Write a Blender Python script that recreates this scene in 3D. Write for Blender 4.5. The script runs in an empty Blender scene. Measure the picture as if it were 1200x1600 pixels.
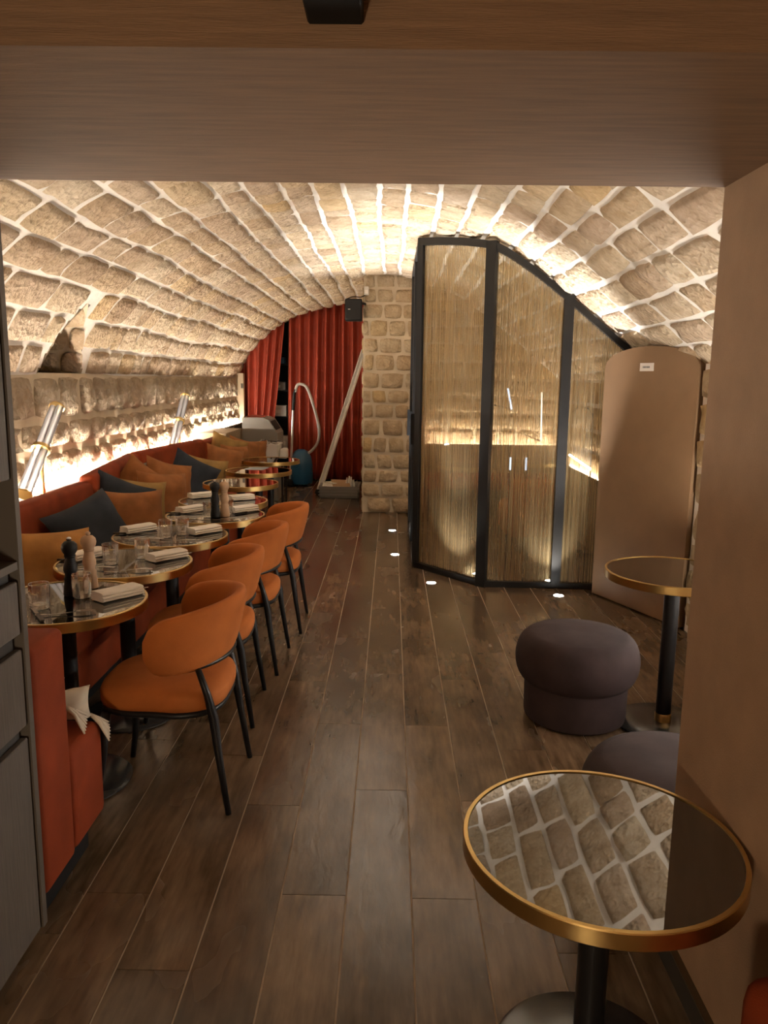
import bpy, bmesh, math, random
from mathutils import Vector, Matrix, noise

random.seed(7)
PI = math.pi
scene = bpy.context.scene
COL = scene.collection

# ------------------------------------------------------------------ camera
FPX = 1212.0
def _n(v):
    return Vector(v).normalized()
_fw = _n((12, -208, FPX))
_dn = Vector((-93, 7178, FPX)); _dn = (_dn - _fw * _dn.dot(_fw)).normalized()
_rt = _dn.cross(_fw)
CAM_R = Matrix((_rt, _fw, -_dn))                       # camera (right, down, forward) -> world
CAM_P = Vector((0, 0, 1.565))
cam_data = bpy.data.cameras.new('camera')
cam = bpy.data.objects.new('camera', cam_data); COL.objects.link(cam)
r_, u_, b_ = CAM_R @ Vector((1, 0, 0)), CAM_R @ Vector((0, -1, 0)), CAM_R @ Vector((0, 0, -1))
cam.matrix_world = Matrix(((r_.x, u_.x, b_.x, CAM_P.x), (r_.y, u_.y, b_.y, CAM_P.y), (r_.z, u_.z, b_.z, CAM_P.z), (0, 0, 0, 1)))
cam_data.sensor_fit = 'VERTICAL'; cam_data.sensor_height = 36.0; cam_data.lens = FPX / 1600 * 36
cam_data.clip_start = 0.05; cam_data.clip_end = 100
scene.camera = cam

def to_px(p):
    c = CAM_R.transposed() @ (Vector(p) - CAM_P)
    if c.z < .05: return (-9999, -9999)
    return (600 + FPX * c.x / c.z, 800 + FPX * c.y / c.z)

# ------------------------------------------------------------------ world, exposure
world = bpy.data.worlds.new('world'); scene.world = world; world.use_nodes = True
world.node_tree.nodes['Background'].inputs[0].default_value = (0.9, 0.75, 0.6, 1)
world.node_tree.nodes['Background'].inputs[1].default_value = 0.0
vs = scene.view_settings
vs.view_transform = 'Standard'; vs.look = 'None'; vs.gamma = 1.0; vs.exposure = 0.66; vs.use_curve_mapping = False
scene.cycles.use_denoising = True
scene.cycles.max_bounces = 8; scene.cycles.diffuse_bounces = 4; scene.cycles.glossy_bounces = 4
scene.cycles.transmission_bounces = 8; scene.cycles.transparent_max_bounces = 16
scene.cycles.use_adaptive_sampling = True; scene.cycles.adaptive_threshold = .02
scene.cycles.sample_clamp_indirect = 6.0
scene.cycles.caustics_reflective = True; scene.cycles.caustics_refractive = False

LED_LEFT = 140.0      # emission strengths, W / colours of the room's lamps and the added entry lamp
LED_RIGHT = 165.0
LED_BOOTH = 60.0
SPOT_W = 430.0
ENTRY_FILL_W = 128.0  # strength of the added fill lamp behind the viewer
WARM = (1.0, .90, .77); WHITE = (1.0, .95, .88)

# ------------------------------------------------------------------ material helpers
def new_mat(name):
    m = bpy.data.materials.new(name); m.use_nodes = True
    return m, m.node_tree.nodes, m.node_tree.links, m.node_tree.nodes['Principled BSDF']

def simple(name, col, rough=.6, metal=0.0, bump=0, bscale=80, sheen=0, coat=0, var=0, vscale=6, spec=None, stretch=None):
    m, N, L, P = new_mat(name)
    P.inputs['Base Color'].default_value = (*col, 1); P.inputs['Roughness'].default_value = rough; P.inputs['Metallic'].default_value = metal
    if spec is not None: P.inputs['Specular IOR Level'].default_value = spec
    if sheen:
        P.inputs['Sheen Weight'].default_value = sheen; P.inputs['Sheen Roughness'].default_value = .4
        P.inputs['Sheen Tint'].default_value = (*[min(1, c * 1.6 + .1) for c in col], 1)
    if coat: P.inputs['Coat Weight'].default_value = coat
    if bump or var:
        tc = N.new('ShaderNodeTexCoord'); mp = N.new('ShaderNodeMapping'); L.new(tc.outputs['Object'], mp.inputs[0])
        if stretch: mp.inputs['Scale'].default_value = stretch
    if bump:
        t = N.new('ShaderNodeTexNoise'); t.inputs['Scale'].default_value = bscale; t.inputs['Detail'].default_value = 4
        b = N.new('ShaderNodeBump'); b.inputs['Strength'].default_value = bump; b.inputs['Distance'].default_value = .004
        L.new(mp.outputs[0], t.inputs['Vector']); L.new(t.outputs[0], b.inputs['Height']); L.new(b.outputs[0], P.inputs['Normal'])
    if var:
        t = N.new('ShaderNodeTexNoise'); t.inputs['Scale'].default_value = vscale; t.inputs['Detail'].default_value = 5
        r = N.new('ShaderNodeValToRGB'); r.color_ramp.elements[0].position = .3; r.color_ramp.elements[1].position = .7
        r.color_ramp.elements[0].color = (*[c * (1 - var) for c in col], 1); r.color_ramp.elements[1].color = (*[min(1, c * (1 + var)) for c in col], 1)
        L.new(mp.outputs[0], t.inputs['Vector']); L.new(t.outputs[0], r.inputs[0]); L.new(r.outputs[0], P.inputs['Base Color'])
    return m

def emitter(name, col, strength):
    m, N, L, P = new_mat(name)
    P.inputs['Base Color'].default_value = (.8, .8, .8, 1); P.inputs['Emission Color'].default_value = (*col, 1); P.inputs['Emission Strength'].default_value = strength
    return m

def stone_mat(name, cols, bstr, bdist, scale):
    m, N, L, P = new_mat(name); P.inputs['Roughness'].default_value = .88; P.inputs['Specular IOR Level'].default_value = .3
    at = N.new('ShaderNodeAttribute'); at.attribute_name = 'tint'
    rp = N.new('ShaderNodeValToRGB'); e = rp.color_ramp.elements
    e[0].color = (*cols[0], 1); e[1].color = (*cols[-1], 1)
    for i, c in enumerate(cols[1:-1]):
        k = e.new((i + 1) / (len(cols) - 1)); k.color = (*c, 1)
    L.new(at.outputs['Fac'], rp.inputs[0])
    tc = N.new('ShaderNodeTexCoord')
    t1 = N.new('ShaderNodeTexNoise'); t1.inputs['Scale'].default_value = 9; t1.inputs['Detail'].default_value = 6; t1.inputs['Roughness'].default_value = .65
    t2 = N.new('ShaderNodeTexNoise'); t2.inputs['Scale'].default_value = scale; t2.inputs['Detail'].default_value = 8; t2.inputs['Roughness'].default_value = .62
    t3 = N.new('ShaderNodeTexVoronoi'); t3.inputs['Scale'].default_value = scale * 2.2
    for t in (t1, t2, t3): L.new(tc.outputs['Object'], t.inputs['Vector'])
    mx = N.new('ShaderNodeMix'); mx.data_type = 'RGBA'; mx.blend_type = 'MULTIPLY'; mx.inputs['Factor'].default_value = .8
    r2 = N.new('ShaderNodeValToRGB'); r2.color_ramp.elements[0].position = .32; r2.color_ramp.elements[1].position = .62
    r2.color_ramp.elements[0].color = (.66, .60, .52, 1); r2.color_ramp.elements[1].color = (1, 1, 1, 1)
    L.new(t1.outputs[0], r2.inputs[0]); L.new(rp.outputs[0], mx.inputs['A']); L.new(r2.outputs[0], mx.inputs['B']); L.new(mx.outputs['Result'], P.inputs['Base Color'])
    ad = N.new('ShaderNodeMath'); ad.operation = 'MULTIPLY_ADD'; ad.inputs[1].default_value = .35
    L.new(t3.outputs['Distance'], ad.inputs[0]); L.new(t2.outputs[0], ad.inputs[2])
    b = N.new('ShaderNodeBump'); b.inputs['Strength'].default_value = bstr; b.inputs['Distance'].default_value = bdist
    L.new(ad.outputs[0], b.inputs['Height']); L.new(b.outputs[0], P.inputs['Normal'])
    return m

M = {}
SC = [(.47, .34, .22), (.66, .51, .33), (.54, .40, .275), (.70, .57, .40), (.60, .46, .33), (.74, .61, .44), (.66, .47, .25)]
M['vault_stone'] = stone_mat('vault_stone', SC, 1.0, .05, 15)
M['wall_stone'] = stone_mat('wall_stone', [(.44, .34, .24), (.54, .43, .31), (.48, .39, .28), (.58, .48, .35)], 1.0, .085, 10)
M['pillar_stone'] = stone_mat('pillar_stone', [(.46, .34, .21), (.54, .42, .27), (.50, .40, .27), (.56, .40, .20)], .8, .025, 16)
M['mortar'] = simple('mortar', (.78, .72, .64), .95, bump=.9, bscale=30, var=.10, vscale=7)
M['mortar_warm'] = simple('mortar_warm', (.58, .48, .34), .95, bump=.8, bscale=30, var=.10)
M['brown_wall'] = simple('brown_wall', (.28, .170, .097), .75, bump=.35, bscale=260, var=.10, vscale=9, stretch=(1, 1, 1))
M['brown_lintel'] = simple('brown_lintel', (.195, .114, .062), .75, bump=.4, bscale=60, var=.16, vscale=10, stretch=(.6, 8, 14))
M['grout'] = simple('grout', (.40, .31, .22), .8)
M['orange'] = simple('orange_fabric', (.42, .125, .026), .75, bump=.25, bscale=500, spec=.2, sheen=.05, var=.12, vscale=9)
M['rust'] = simple('rust_velvet', (.20, .033, .009), .7, bump=.2, bscale=400, spec=.15, var=.18, vscale=7)
M['red_curtain'] = simple('red_velvet', (.29, .036, .013), .6, bump=.2, bscale=200, sheen=.15, var=.12, vscale=8)
M['mustard'] = simple('mustard_velvet', (.36, .165, .042), .75, spec=.2, sheen=.05, var=.18, vscale=11)
M['brown_cushion'] = simple('brown_velvet', (.25, .095, .028), .75, spec=.2, sheen=.05, var=.2, vscale=11)
M['olive'] = simple('olive_velvet', (.27, .16, .05), .75, spec=.2, sheen=.05, var=.18, vscale=11)
M['navy'] = simple('navy_velvet', (.022, .027, .036), .75, spec=.2, sheen=.05, var=.2, vscale=11)
M['plum'] = simple('plum_velvet', (.040, .026, .026), .85, spec=.2, sheen=.05, var=.22, vscale=9, bump=.15, bscale=300)
M['black_metal'] = simple('black_metal', (.010, .009, .009), .4, spec=.3)
M['black_frame'] = simple('black_frame', (.012, .011, .010), .5, spec=.25)
M['black_matte'] = simple('black_matte', (.008, .008, .008), .6, spec=.2)
M['base_metal'] = simple('base_metal', (.03, .028, .026), .22, spec=.7)
M['brass'] = simple('brass', (.66, .46, .18), .28, metal=1, bump=.08, bscale=150)
M['gold'] = simple('gold_thread', (.85, .70, .46), .28, metal=1)
M['mirror'] = simple('dark_mirror', (.24, .23, .215), .015, metal=1)
M['steel'] = simple('steel', (.62, .60, .57), .22, metal=1)
M['dark_steel'] = simple('dark_steel', (.10, .09, .09), .25, metal=1)
M['alu'] = simple('aluminium', (.62, .60, .57), .4, metal=.6)
M['linen'] = simple('linen', (.86, .81, .74), .9, bump=.4, bscale=300)
M['cream'] = simple('cream_fabric', (.56, .49, .38), .9)
M['wood_mill'] = simple('mill_wood', (.50, .33, .20), .5, var=.15, vscale=20)
M['mill_black'] = simple('mill_black', (.008, .008, .008), .5, spec=.25)
M['cab_wood'] = simple('cabinet_wood', (.085, .069, .055), .6, bump=.3, bscale=30, var=.22, vscale=12, stretch=(14, 14, .7))
M['cab_edge'] = simple('cabinet_edge', (.085, .068, .052), .6)
M['cab_dark'] = simple('cabinet_inside', (.02, .018, .016), .7)
M['beige'] = simple('beige_panel', (.33, .24, .15), .7, var=.06)
M['door_brown'] = simple('door_brown', (.215, .125, .062), .6, bump=.1, bscale=200, var=.05)
M['plate'] = simple('label_plate', (.72, .66, .60), .5)
M['print'] = simple('label_print', (.12, .12, .13), .6)
M['white_plastic'] = simple('white_plastic', (.68, .64, .58), .45)
M['grey_plastic'] = simple('grey_plastic', (.22, .205, .185), .5)
M['blue_plastic'] = simple('blue_plastic', (.015, .09, .19), .35)
M['hose'] = simple('hose', (.40, .37, .34), .45)
M['kraft'] = simple('kraft', (.42, .27, .15), .8)
M['crate_grey'] = simple('crate_grey', (.23, .21, .185), .5)
M['dark_void'] = simple('dark_store', (.012, .010, .010), .8)  # near-black; also paints the shadowed gap behind the arched door
M['ledge'] = simple('ledge', (.20, .16, .12), .6)
M['bronze'] = simple('bronze_trim', (.14, .10, .06), .35, metal=.8)
M['black_base'] = simple('black_base', (.02, .017, .014), .4)
M['copper_panel'] = simple('booth_panel', (.24, .15, .075), .6, var=.05)
M['led_left'] = emitter('led_left', WARM, LED_LEFT)
M['led_right'] = emitter('led_right', WHITE, LED_RIGHT)
M['led_booth'] = emitter('led_booth', WARM, LED_BOOTH)
M['spot_lens'] = emitter('spot_lens', (1, .97, .92), 45)
M['blue_reflection'] = emitter('blue_reflection', (.55, .72, 1.0), 2.0)  # bluish reflections in the partition glass, put in as emission
M['globe'] = emitter('globe', (1.0, .80, .56), ENTRY_FILL_W)  # emitter of the added, unseen entrance fill lamp
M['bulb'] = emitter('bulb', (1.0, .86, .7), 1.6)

def floor_mat():
    m, N, L, P = new_mat('wood_tile')
    oi = N.new('ShaderNodeObjectInfo'); tc = N.new('ShaderNodeTexCoord')
    vm = N.new('ShaderNodeVectorMath'); vm.operation = 'ADD'
    sc = N.new('ShaderNodeVectorMath'); sc.operation = 'SCALE'; sc.inputs[0].default_value = (37, 53, 19)
    L.new(oi.outputs['Random'], sc.inputs['Scale']); L.new(tc.outputs['Object'], vm.inputs[0]); L.new(sc.outputs[0], vm.inputs[1])
    mp = N.new('ShaderNodeMapping'); mp.inputs['Scale'].default_value = (1, .13, 1); L.new(vm.outputs[0], mp.inputs[0])
    g = N.new('ShaderNodeTexNoise'); g.inputs['Scale'].default_value = 42; g.inputs['Detail'].default_value = 7; L.new(mp.outputs[0], g.inputs['Vector'])
    c = N.new('ShaderNodeTexNoise'); c.inputs['Scale'].default_value = 3.6; c.inputs['Detail'].default_value = 4; c.inputs['Roughness'].default_value = .6
    mp2 = N.new('ShaderNodeMapping'); mp2.inputs['Scale'].default_value = (1.6, .75, 1); L.new(vm.outputs[0], mp2.inputs[0]); L.new(mp2.outputs[0], c.inputs['Vector'])
    r1 = N.new('ShaderNodeValToRGB'); r1.color_ramp.elements[0].position = .28; r1.color_ramp.elements[1].position = .72
    r1.color_ramp.elements[0].color = (.066, .042, .023, 1); r1.color_ramp.elements[1].color = (.185, .124, .074, 1)
    L.new(c.outputs[0], r1.inputs[0])
    r2 = N.new('ShaderNodeValToRGB'); r2.color_ramp.elements[0].position = .3; r2.color_ramp.elements[1].position = .7
    r2.color_ramp.elements[0].color = (.62, .58, .55, 1); r2.color_ramp.elements[1].color = (1.15, 1.12, 1.1, 1)
    L.new(g.outputs[0], r2.inputs[0])
    mx = N.new('ShaderNodeMix'); mx.data_type = 'RGBA'; mx.blend_type = 'MULTIPLY'; mx.inputs['Factor'].default_value = 1
    L.new(r1.outputs[0], mx.inputs['A']); L.new(r2.outputs[0], mx.inputs['B'])
    hs = N.new('ShaderNodeHueSaturation'); mr = N.new('ShaderNodeMapRange'); mr.inputs['To Min'].default_value = .72; mr.inputs['To Max'].default_value = 1.25
    L.new(oi.outputs['Random'], mr.inputs['Value']); L.new(mr.outputs[0], hs.inputs['Value']); L.new(mx.outputs['Result'], hs.inputs['Color']); L.new(hs.outputs[0], P.inputs['Base Color'])
    # smear-polished, gently wavy glaze
    s = N.new('ShaderNodeTexNoise'); s.inputs['Scale'].default_value = 2.3; s.inputs['Detail'].default_value = 3; L.new(mp2.outputs[0], s.inputs['Vector'])
    rr = N.new('ShaderNodeMapRange'); rr.inputs['From Min'].default_value = .3; rr.inputs['From Max'].default_value = .7; rr.inputs['To Min'].default_value = .15; rr.inputs['To Max'].default_value = .30
    L.new(s.outputs[0], rr.inputs['Value']); L.new(rr.outputs[0], P.inputs['Roughness'])
    w = N.new('ShaderNodeTexNoise'); w.inputs['Scale'].default_value = 17; w.inputs['Detail'].default_value = 3; w.inputs['Distortion'].default_value = .6
    mp3 = N.new('ShaderNodeMapping'); mp3.inputs['Scale'].default_value = (1.3, .45, 1); L.new(vm.outputs[0], mp3.inputs[0]); L.new(mp3.outputs[0], w.inputs['Vector'])
    wr = N.new('ShaderNodeMath'); wr.operation = 'MULTIPLY'; L.new(w.outputs[0], wr.inputs[0]); L.new(s.outputs[0], wr.inputs[1])
    b = N.new('ShaderNodeBump'); b.inputs['Strength'].default_value = .22; b.inputs['Distance'].default_value = .006
    L.new(w.outputs[0], b.inputs['Height']); L.new(b.outputs[0], P.inputs['Normal'])
    P.inputs['Specular IOR Level'].default_value = .5
    return m
M['plank'] = floor_mat()

def thin_glass(name, tint=(1, 1, 1), refl=1.0, power=5, base=.045):
    m, N, L, P = new_mat(name); N.remove(P); out = N['Material Output']
    tr = N.new('ShaderNodeBsdfTransparent'); tr.inputs[0].default_value = (*tint, 1)
    gl = N.new('ShaderNodeBsdfGlossy'); gl.inputs['Roughness'].default_value = .01; gl.inputs['Color'].default_value = (refl, refl, refl, 1)
    lw = N.new('ShaderNodeLayerWeight'); pw = N.new('ShaderNodeMath'); pw.operation = 'POWER'; pw.inputs[1].default_value = power; L.new(lw.outputs['Facing'], pw.inputs[0])
    fr = N.new('ShaderNodeMath'); fr.operation = 'MULTIPLY_ADD'; fr.inputs[1].default_value = .94; fr.inputs[2].default_value = base; L.new(pw.outputs[0], fr.inputs[0])
    lw.inputs['Blend'].default_value = .5
    mx = N.new('ShaderNodeMixShader'); L.new(fr.outputs[0], mx.inputs[0]); L.new(tr.outputs[0], mx.inputs[1]); L.new(gl.outputs[0], mx.inputs[2]); L.new(mx.outputs[0], out.inputs[0])
    return m
M['pane'] = thin_glass('pane', (.93, .92, .88))

def real_glass(name, col, rough=.0):
    m, N, L, P = new_mat(name)
    P.inputs['Base Color'].default_value = (*col, 1); P.inputs['Transmission Weight'].default_value = 1; P.inputs['Roughness'].default_value = rough; P.inputs['IOR'].default_value = 1.45
    return m
M['tumbler'] = thin_glass('tumbler_glass', (.97, .97, .96), power=1.4, base=.18)
def tube_mat():
    m, N, L, P = new_mat('frosted_tube'); N.remove(P); out = N['Material Output']
    tr = N.new('ShaderNodeBsdfTransparent'); df = N.new('ShaderNodeBsdfDiffuse'); df.inputs[0].default_value = (.72, .70, .72, 1)
    tl = N.new('ShaderNodeBsdfTranslucent'); tl.inputs[0].default_value = (.8, .78, .8, 1)
    gl = N.new('ShaderNodeBsdfGlossy'); gl.inputs['Roughness'].default_value = .08
    a = N.new('ShaderNodeMixShader'); a.inputs[0].default_value = .5; L.new(df.outputs[0], a.inputs[1]); L.new(tl.outputs[0], a.inputs[2])
    b = N.new('ShaderNodeMixShader'); b.inputs[0].default_value = .45; L.new(tr.outputs[0], b.inputs[1]); L.new(a.outputs[0], b.inputs[2])
    fr = N.new('ShaderNodeFresnel'); c = N.new('ShaderNodeMixShader'); L.new(fr.outputs[0], c.inputs[0]); L.new(b.outputs[0], c.inputs[1]); L.new(gl.outputs[0], c.inputs[2]); L.new(c.outputs[0], out.inputs[0])
    return m
M['tube'] = tube_mat()

def mesh_fabric():
    """gold wire cloth laminated in the glass: vertical wires, open between them"""
    m, N, L, P = new_mat('wire_cloth'); N.remove(P); out = N['Material Output']
    tc = N.new('ShaderNodeTexCoord'); mp = N.new('ShaderNodeMapping'); mp.inputs['Scale'].default_value = (90, 90, .15); L.new(tc.outputs['Object'], mp.inputs[0])
    t = N.new('ShaderNodeTexNoise'); t.inputs['Scale'].default_value = 1.0; t.inputs['Detail'].default_value = 3; L.new(mp.outputs[0], t.inputs['Vector'])
    rr = N.new('ShaderNodeMapRange'); rr.inputs['From Min'].default_value = .35; rr.inputs['From Max'].default_value = .68; rr.inputs['To Min'].default_value = .18; rr.inputs['To Max'].default_value = .66
    L.new(t.outputs[0], rr.inputs['Value'])
    tr = N.new('ShaderNodeBsdfTransparent')
    df = N.new('ShaderNodeBsdfDiffuse'); df.inputs[0].default_value = (.62, .47, .30, 1)
    tl = N.new('ShaderNodeBsdfTranslucent'); tl.inputs[0].default_value = (.62, .47, .30, 1)
    gl = N.new('ShaderNodeBsdfGlossy'); gl.inputs['Roughness'].default_value = .38; gl.inputs['Color'].default_value = (.72, .58, .36, 1)
    a = N.new('ShaderNodeMixShader'); a.inputs[0].default_value = .35; L.new(df.outputs[0], a.inputs[1]); L.new(tl.outputs[0], a.inputs[2])
    a2 = N.new('ShaderNodeMixShader'); a2.inputs[0].default_value = .35; L.new(a.outputs[0], a2.inputs[1]); L.new(gl.outputs[0], a2.inputs[2])
    b = N.new('ShaderNodeMixShader'); L.new(rr.outputs[0], b.inputs[0]); L.new(tr.outputs[0], b.inputs[1]); L.new(a2.outputs[0], b.inputs[2]); L.new(b.outputs[0], out.inputs[0])
    return m
M['wire_cloth'] = mesh_fabric()

# ------------------------------------------------------------------ mesh helpers
BASE = {}
class MB:
    def __init__(s): s.v = []; s.f = []; s.t = []
    def add(s, vs, fs, tint=None):
        o = len(s.v); s.v += [tuple(v) for v in vs]; s.f += [tuple(i + o for i in f) for f in fs]
        s.t += [tint if tint is not None else 0.5] * len(vs)
        return s
    def box(s, lo, hi):
        x0, y0, z0 = lo; x1, y1, z1 = hi
        return s.add([(x0, y0, z0), (x1, y0, z0), (x1, y1, z0), (x0, y1, z0), (x0, y0, z1), (x1, y0, z1), (x1, y1, z1), (x0, y1, z1)],
                     [(0, 3, 2, 1), (4, 5, 6, 7), (0, 1, 5, 4), (1, 2, 6, 5), (2, 3, 7, 6), (3, 0, 4, 7)])
    def hull8(s, bottom, top):
        n = len(bottom)
        return s.add(list(bottom) + list(top), [tuple(range(n - 1, -1, -1)), tuple(range(n, 2 * n))] + [(i, (i + 1) % n, n + (i + 1) % n, n + i) for i in range(n)])
    def rbox(s, lo, hi, r=.02, seg=2, mat=None):
        bm = bmesh.new(); bmesh.ops.create_cube(bm, size=1)
        lo = Vector(lo); hi = Vector(hi); d = hi - lo; c = (lo + hi) / 2
        for v in bm.verts: v.co = Vector((v.co.x * d.x, v.co.y * d.y, v.co.z * d.z))
        bmesh.ops.bevel(bm, geom=bm.edges[:], offset=min(r, min(d) * .49), segments=seg, profile=.5, affect='EDGES')
        bm.verts.index_update()
        vs = [(mat @ v.co if mat else v.co) + c for v in bm.verts]
        s.add(vs, [[v.index for v in f.verts] for f in bm.faces]); bm.free(); return s
    def lathe(s, prof, n=24, c=(0, 0, 0), caps=True):
        vs = []; fs = []; m = len(prof)
        for i in range(n):
            a = 2 * PI * i / n
            for r, z in prof: vs.append((c[0] + r * math.cos(a), c[1] + r * math.sin(a), c[2] + z))
        for i in range(n):
            j = (i + 1) % n
            for k in range(m - 1): fs.append((i * m + k, j * m + k, j * m + k + 1, i * m + k + 1))
        if caps:
            if prof[0][0] > 1e-5: fs.append(tuple(i * m for i in range(n - 1, -1, -1)))
            if prof[-1][0] > 1e-5: fs.append(tuple(i * m + m - 1 for i in range(n)))
        return s.add(vs, fs)
    def tube(s, pts, r, n=8, cap=True):
        pts = [Vector(p) for p in pts]; m = len(pts); rs = r if isinstance(r, (list, tuple)) else [r] * m
        vs = []; fs = []; up = None
        for i, p in enumerate(pts):
            t = (pts[min(i + 1, m - 1)] - pts[max(i - 1, 0)]).normalized()
            if up is None: up = Vector((0, 0, 1)) if abs(t.z) < .9 else Vector((1, 0, 0))
            a = t.cross(up).normalized(); b = a.cross(t).normalized(); up = b
            for k in range(n):
                w = 2 * PI * k / n; vs.append(p + (a * math.cos(w) + b * math.sin(w)) * rs[i])
        for i in range(m - 1):
            for k in range(n):
                l = (k + 1) % n; fs.append((i * n + k, i * n + l, (i + 1) * n + l, (i + 1) * n + k))
        if cap: fs += [tuple(range(n - 1, -1, -1)), tuple((m - 1) * n + k for k in range(n))]
        return s.add(vs, fs)
    def xform(s, mat):
        s.v = [tuple(mat @ Vector(v)) for v in s.v]; return s
    def build(s, name, mat, parent=None, smooth=.7, world=True):
        me = bpy.data.meshes.new(name); vs = s.v
        if parent is not None and world:
            b = BASE[parent.name]; vs = [(v[0] - b.x, v[1] - b.y, v[2] - b.z) for v in vs]
        me.from_pydata(vs, [], s.f); me.update()
        at = me.attributes.new('tint', 'FLOAT', 'POINT'); at.data.foreach_set('value', s.t)
        me.materials.append(M[mat])
        if smooth:
            me.polygons.foreach_set('use_smooth', [True] * len(me.polygons))
            if smooth < 3: me.set_sharp_from_angle(angle=smooth)
        o = bpy.data.objects.new(name, me); COL.objects.link(o)
        if parent is not None: o.parent = parent
        BASE[o.name] = BASE[parent.name] if parent is not None and world else Vector((0, 0, 0))
        return o

def tag(o, label, cat, group=None):
    o['label'] = label; o['category'] = cat
    if group: o['group'] = group
    return o
def thing(name, loc, label, cat, group=None, rz=0):
    o = bpy.data.objects.new(name, None); COL.objects.link(o); o.location = loc; o.rotation_euler = (0, 0, rz); o.empty_display_size = .1
    BASE[o.name] = Vector(loc); return tag(o, label, cat, group)
def struct(o, label=None):
    o['kind'] = 'structure'
    if label: o['label'] = label
    return o
def dup(root, loc, label, rz=None, group=None):
    r = root.copy(); COL.objects.link(r); r.location = loc; r['label'] = label
    if rz is not None: r.rotation_euler = (0, 0, rz)
    if group: r['group'] = group
    for ch in list(root.children):
        c = ch.copy(); COL.objects.link(c); c.parent = r
        for g in list(ch.children):
            d = g.copy(); COL.objects.link(d); d.parent = c
    return r

# ------------------------------------------------------------------ stonework
GR = [-1, -.89, -.40, .40, .89, 1]
def stone_patch(S, u0, u1, v0, v1, h, rough, seed, corner=.30, grid=GR):
    """one domed, rock-faced stone on the surface S(u, v) -> (point, normal)"""
    n = len(grid); vs = []; fs = []
    uc, vc, du, dv = (u0 + u1) / 2, (v0 + v1) / 2, (u1 - u0) / 2, (v1 - v0) / 2
    so = Vector((seed * 1.7 % 91, seed * 2.3 % 83, seed * .9 % 77))
    sk = (random.random() - .5) * .16
    for j, t in enumerate(grid):
        for i, s in enumerate(grid):
            x = s * math.sqrt(1 - corner * t * t); y = t * math.sqrt(1 - corner * s * s)
            edge = max(abs(s), abs(t))
            wob = noise.noise(so + Vector((x * 1.4, y * 1.4, 0))) * .10
            p, nn = S(uc + du * (x * (1 + wob) + sk * y), vc + dv * y * (1 - wob))
            if edge > .99: d = -.014
            else:
                d = h * (1 if edge < .5 else .74) + rough * noise.noise(so + Vector((x * 2.6, y * 2.6, 5)))
            vs.append(p + nn * d)
    for j in range(n - 1):
        for i in range(n - 1): fs.append((j * n + i, j * n + i + 1, (j + 1) * n + i + 1, (j + 1) * n + i))
    return vs, fs
def flip(vs, fs, nn):
    a = vs[fs[12][0]]; b = vs[fs[12][1]]; c = vs[fs[12][2]]
    if (b - a).cross(c - a).dot(nn) < 0: fs = [f[::-1] for f in fs]
    return fs

def px_area(vs, corners):
    q = [to_px(vs[i]) for i in corners]
    if any(p[0] < -5000 for p in q): return 0
    cx = sum(p[0] for p in q) / 4; cy = sum(p[1] for p in q) / 4
    if not (-40 < cx < 1180 and 255 < cy < 1600): return 0
    return abs(sum(q[i][0] * q[(i + 1) % 4][1] - q[(i + 1) % 4][0] * q[i][1] for i in range(4))) / 2

def lay_stones(parent, cells, mat, limit=300, rest_name='far_stones'):
    """cells: (verts, faces, tint); the largest in view become single stones, the rest one stuff part"""
    n = len(GR); cn = (0, n - 1, n * n - 1, n * n - n)
    cells = sorted(cells, key=lambda c: -px_area(c[0], cn))
    vis = [c for c in cells[:limit] if px_area(c[0], cn) > 0]; rest = cells[len(vis):]
    for vs, fs, t in vis: MB().add(vs, fs, t).build('stone', mat, parent, smooth=9)
    if rest:
        mb = MB()
        for vs, fs, t in rest: mb.add(vs, fs, t)
        o = mb.build(rest_name, mat, parent, smooth=9); o['kind'] = 'stuff'

# ------------------------------------------------------------------ floor of wood-look planks
fl = struct(MB().box((-2.6, -1.6, -.06), (2.6, 12.6, -.004)).build('floor', 'grout', smooth=0), 'floor of dark brown glossy wood planks with pale joints')
pm = {}
def plank_mesh(x0, x1, ln):
    key = (round(x1 - x0, 3), round(ln, 2))
    if key not in pm:
        w, l = key; b = .0012
        me = bpy.data.meshes.new('plank')
        x = w / 2; y = l / 2
        v = [(-x, -y, -.008), (x, -y, -.008), (x, y, -.008), (-x, y, -.008), (-x + b, -y + b, 0), (x - b, -y + b, 0), (x - b, y - b, 0), (-x + b, y - b, 0)]
        me.from_pydata(v, [], [(4, 5, 6, 7), (0, 1, 5, 4), (1, 2, 6, 5), (2, 3, 7, 6), (3, 0, 4, 7)]); me.materials.append(M['plank']); me.update(); pm[key] = me
    return pm[key]
GAP = .0036
for k in range(-12, 11):
    xa = .083 + .2 * k; xb = xa + .2
    if xb < -2.35 or xa > 2.1: continue
    off = {-1: .37, 0: .94, -2: .947, 1: .30, 2: .72, -3: .25}.get(k, (.37 + .57 * (k % 2) + .13 * ((k * 7) % 5)) % 1.2)
    y = -1.55; cuts = [y]; c = off - 2.4
    while c < 12.3:
        if c > -1.4: cuts.append(c)
        c += 1.2
    cuts.append(12.4)
    for a, b in zip(cuts[:-1], cuts[1:]):
        if b - a < .05: continue
        if (xa > .79 or xb < -1.1) and b < 1.9: continue
        if xb < -1.75 and b < 9.0: continue
        if xa > .0 and a > 9.75: continue
        o = bpy.data.objects.new('plank', plank_mesh(xa + GAP / 2, xb - GAP / 2, b - a - GAP)); COL.objects.link(o)
        o.parent = fl; o.location = ((xa + xb) / 2, (a + b) / 2, 0)

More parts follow.
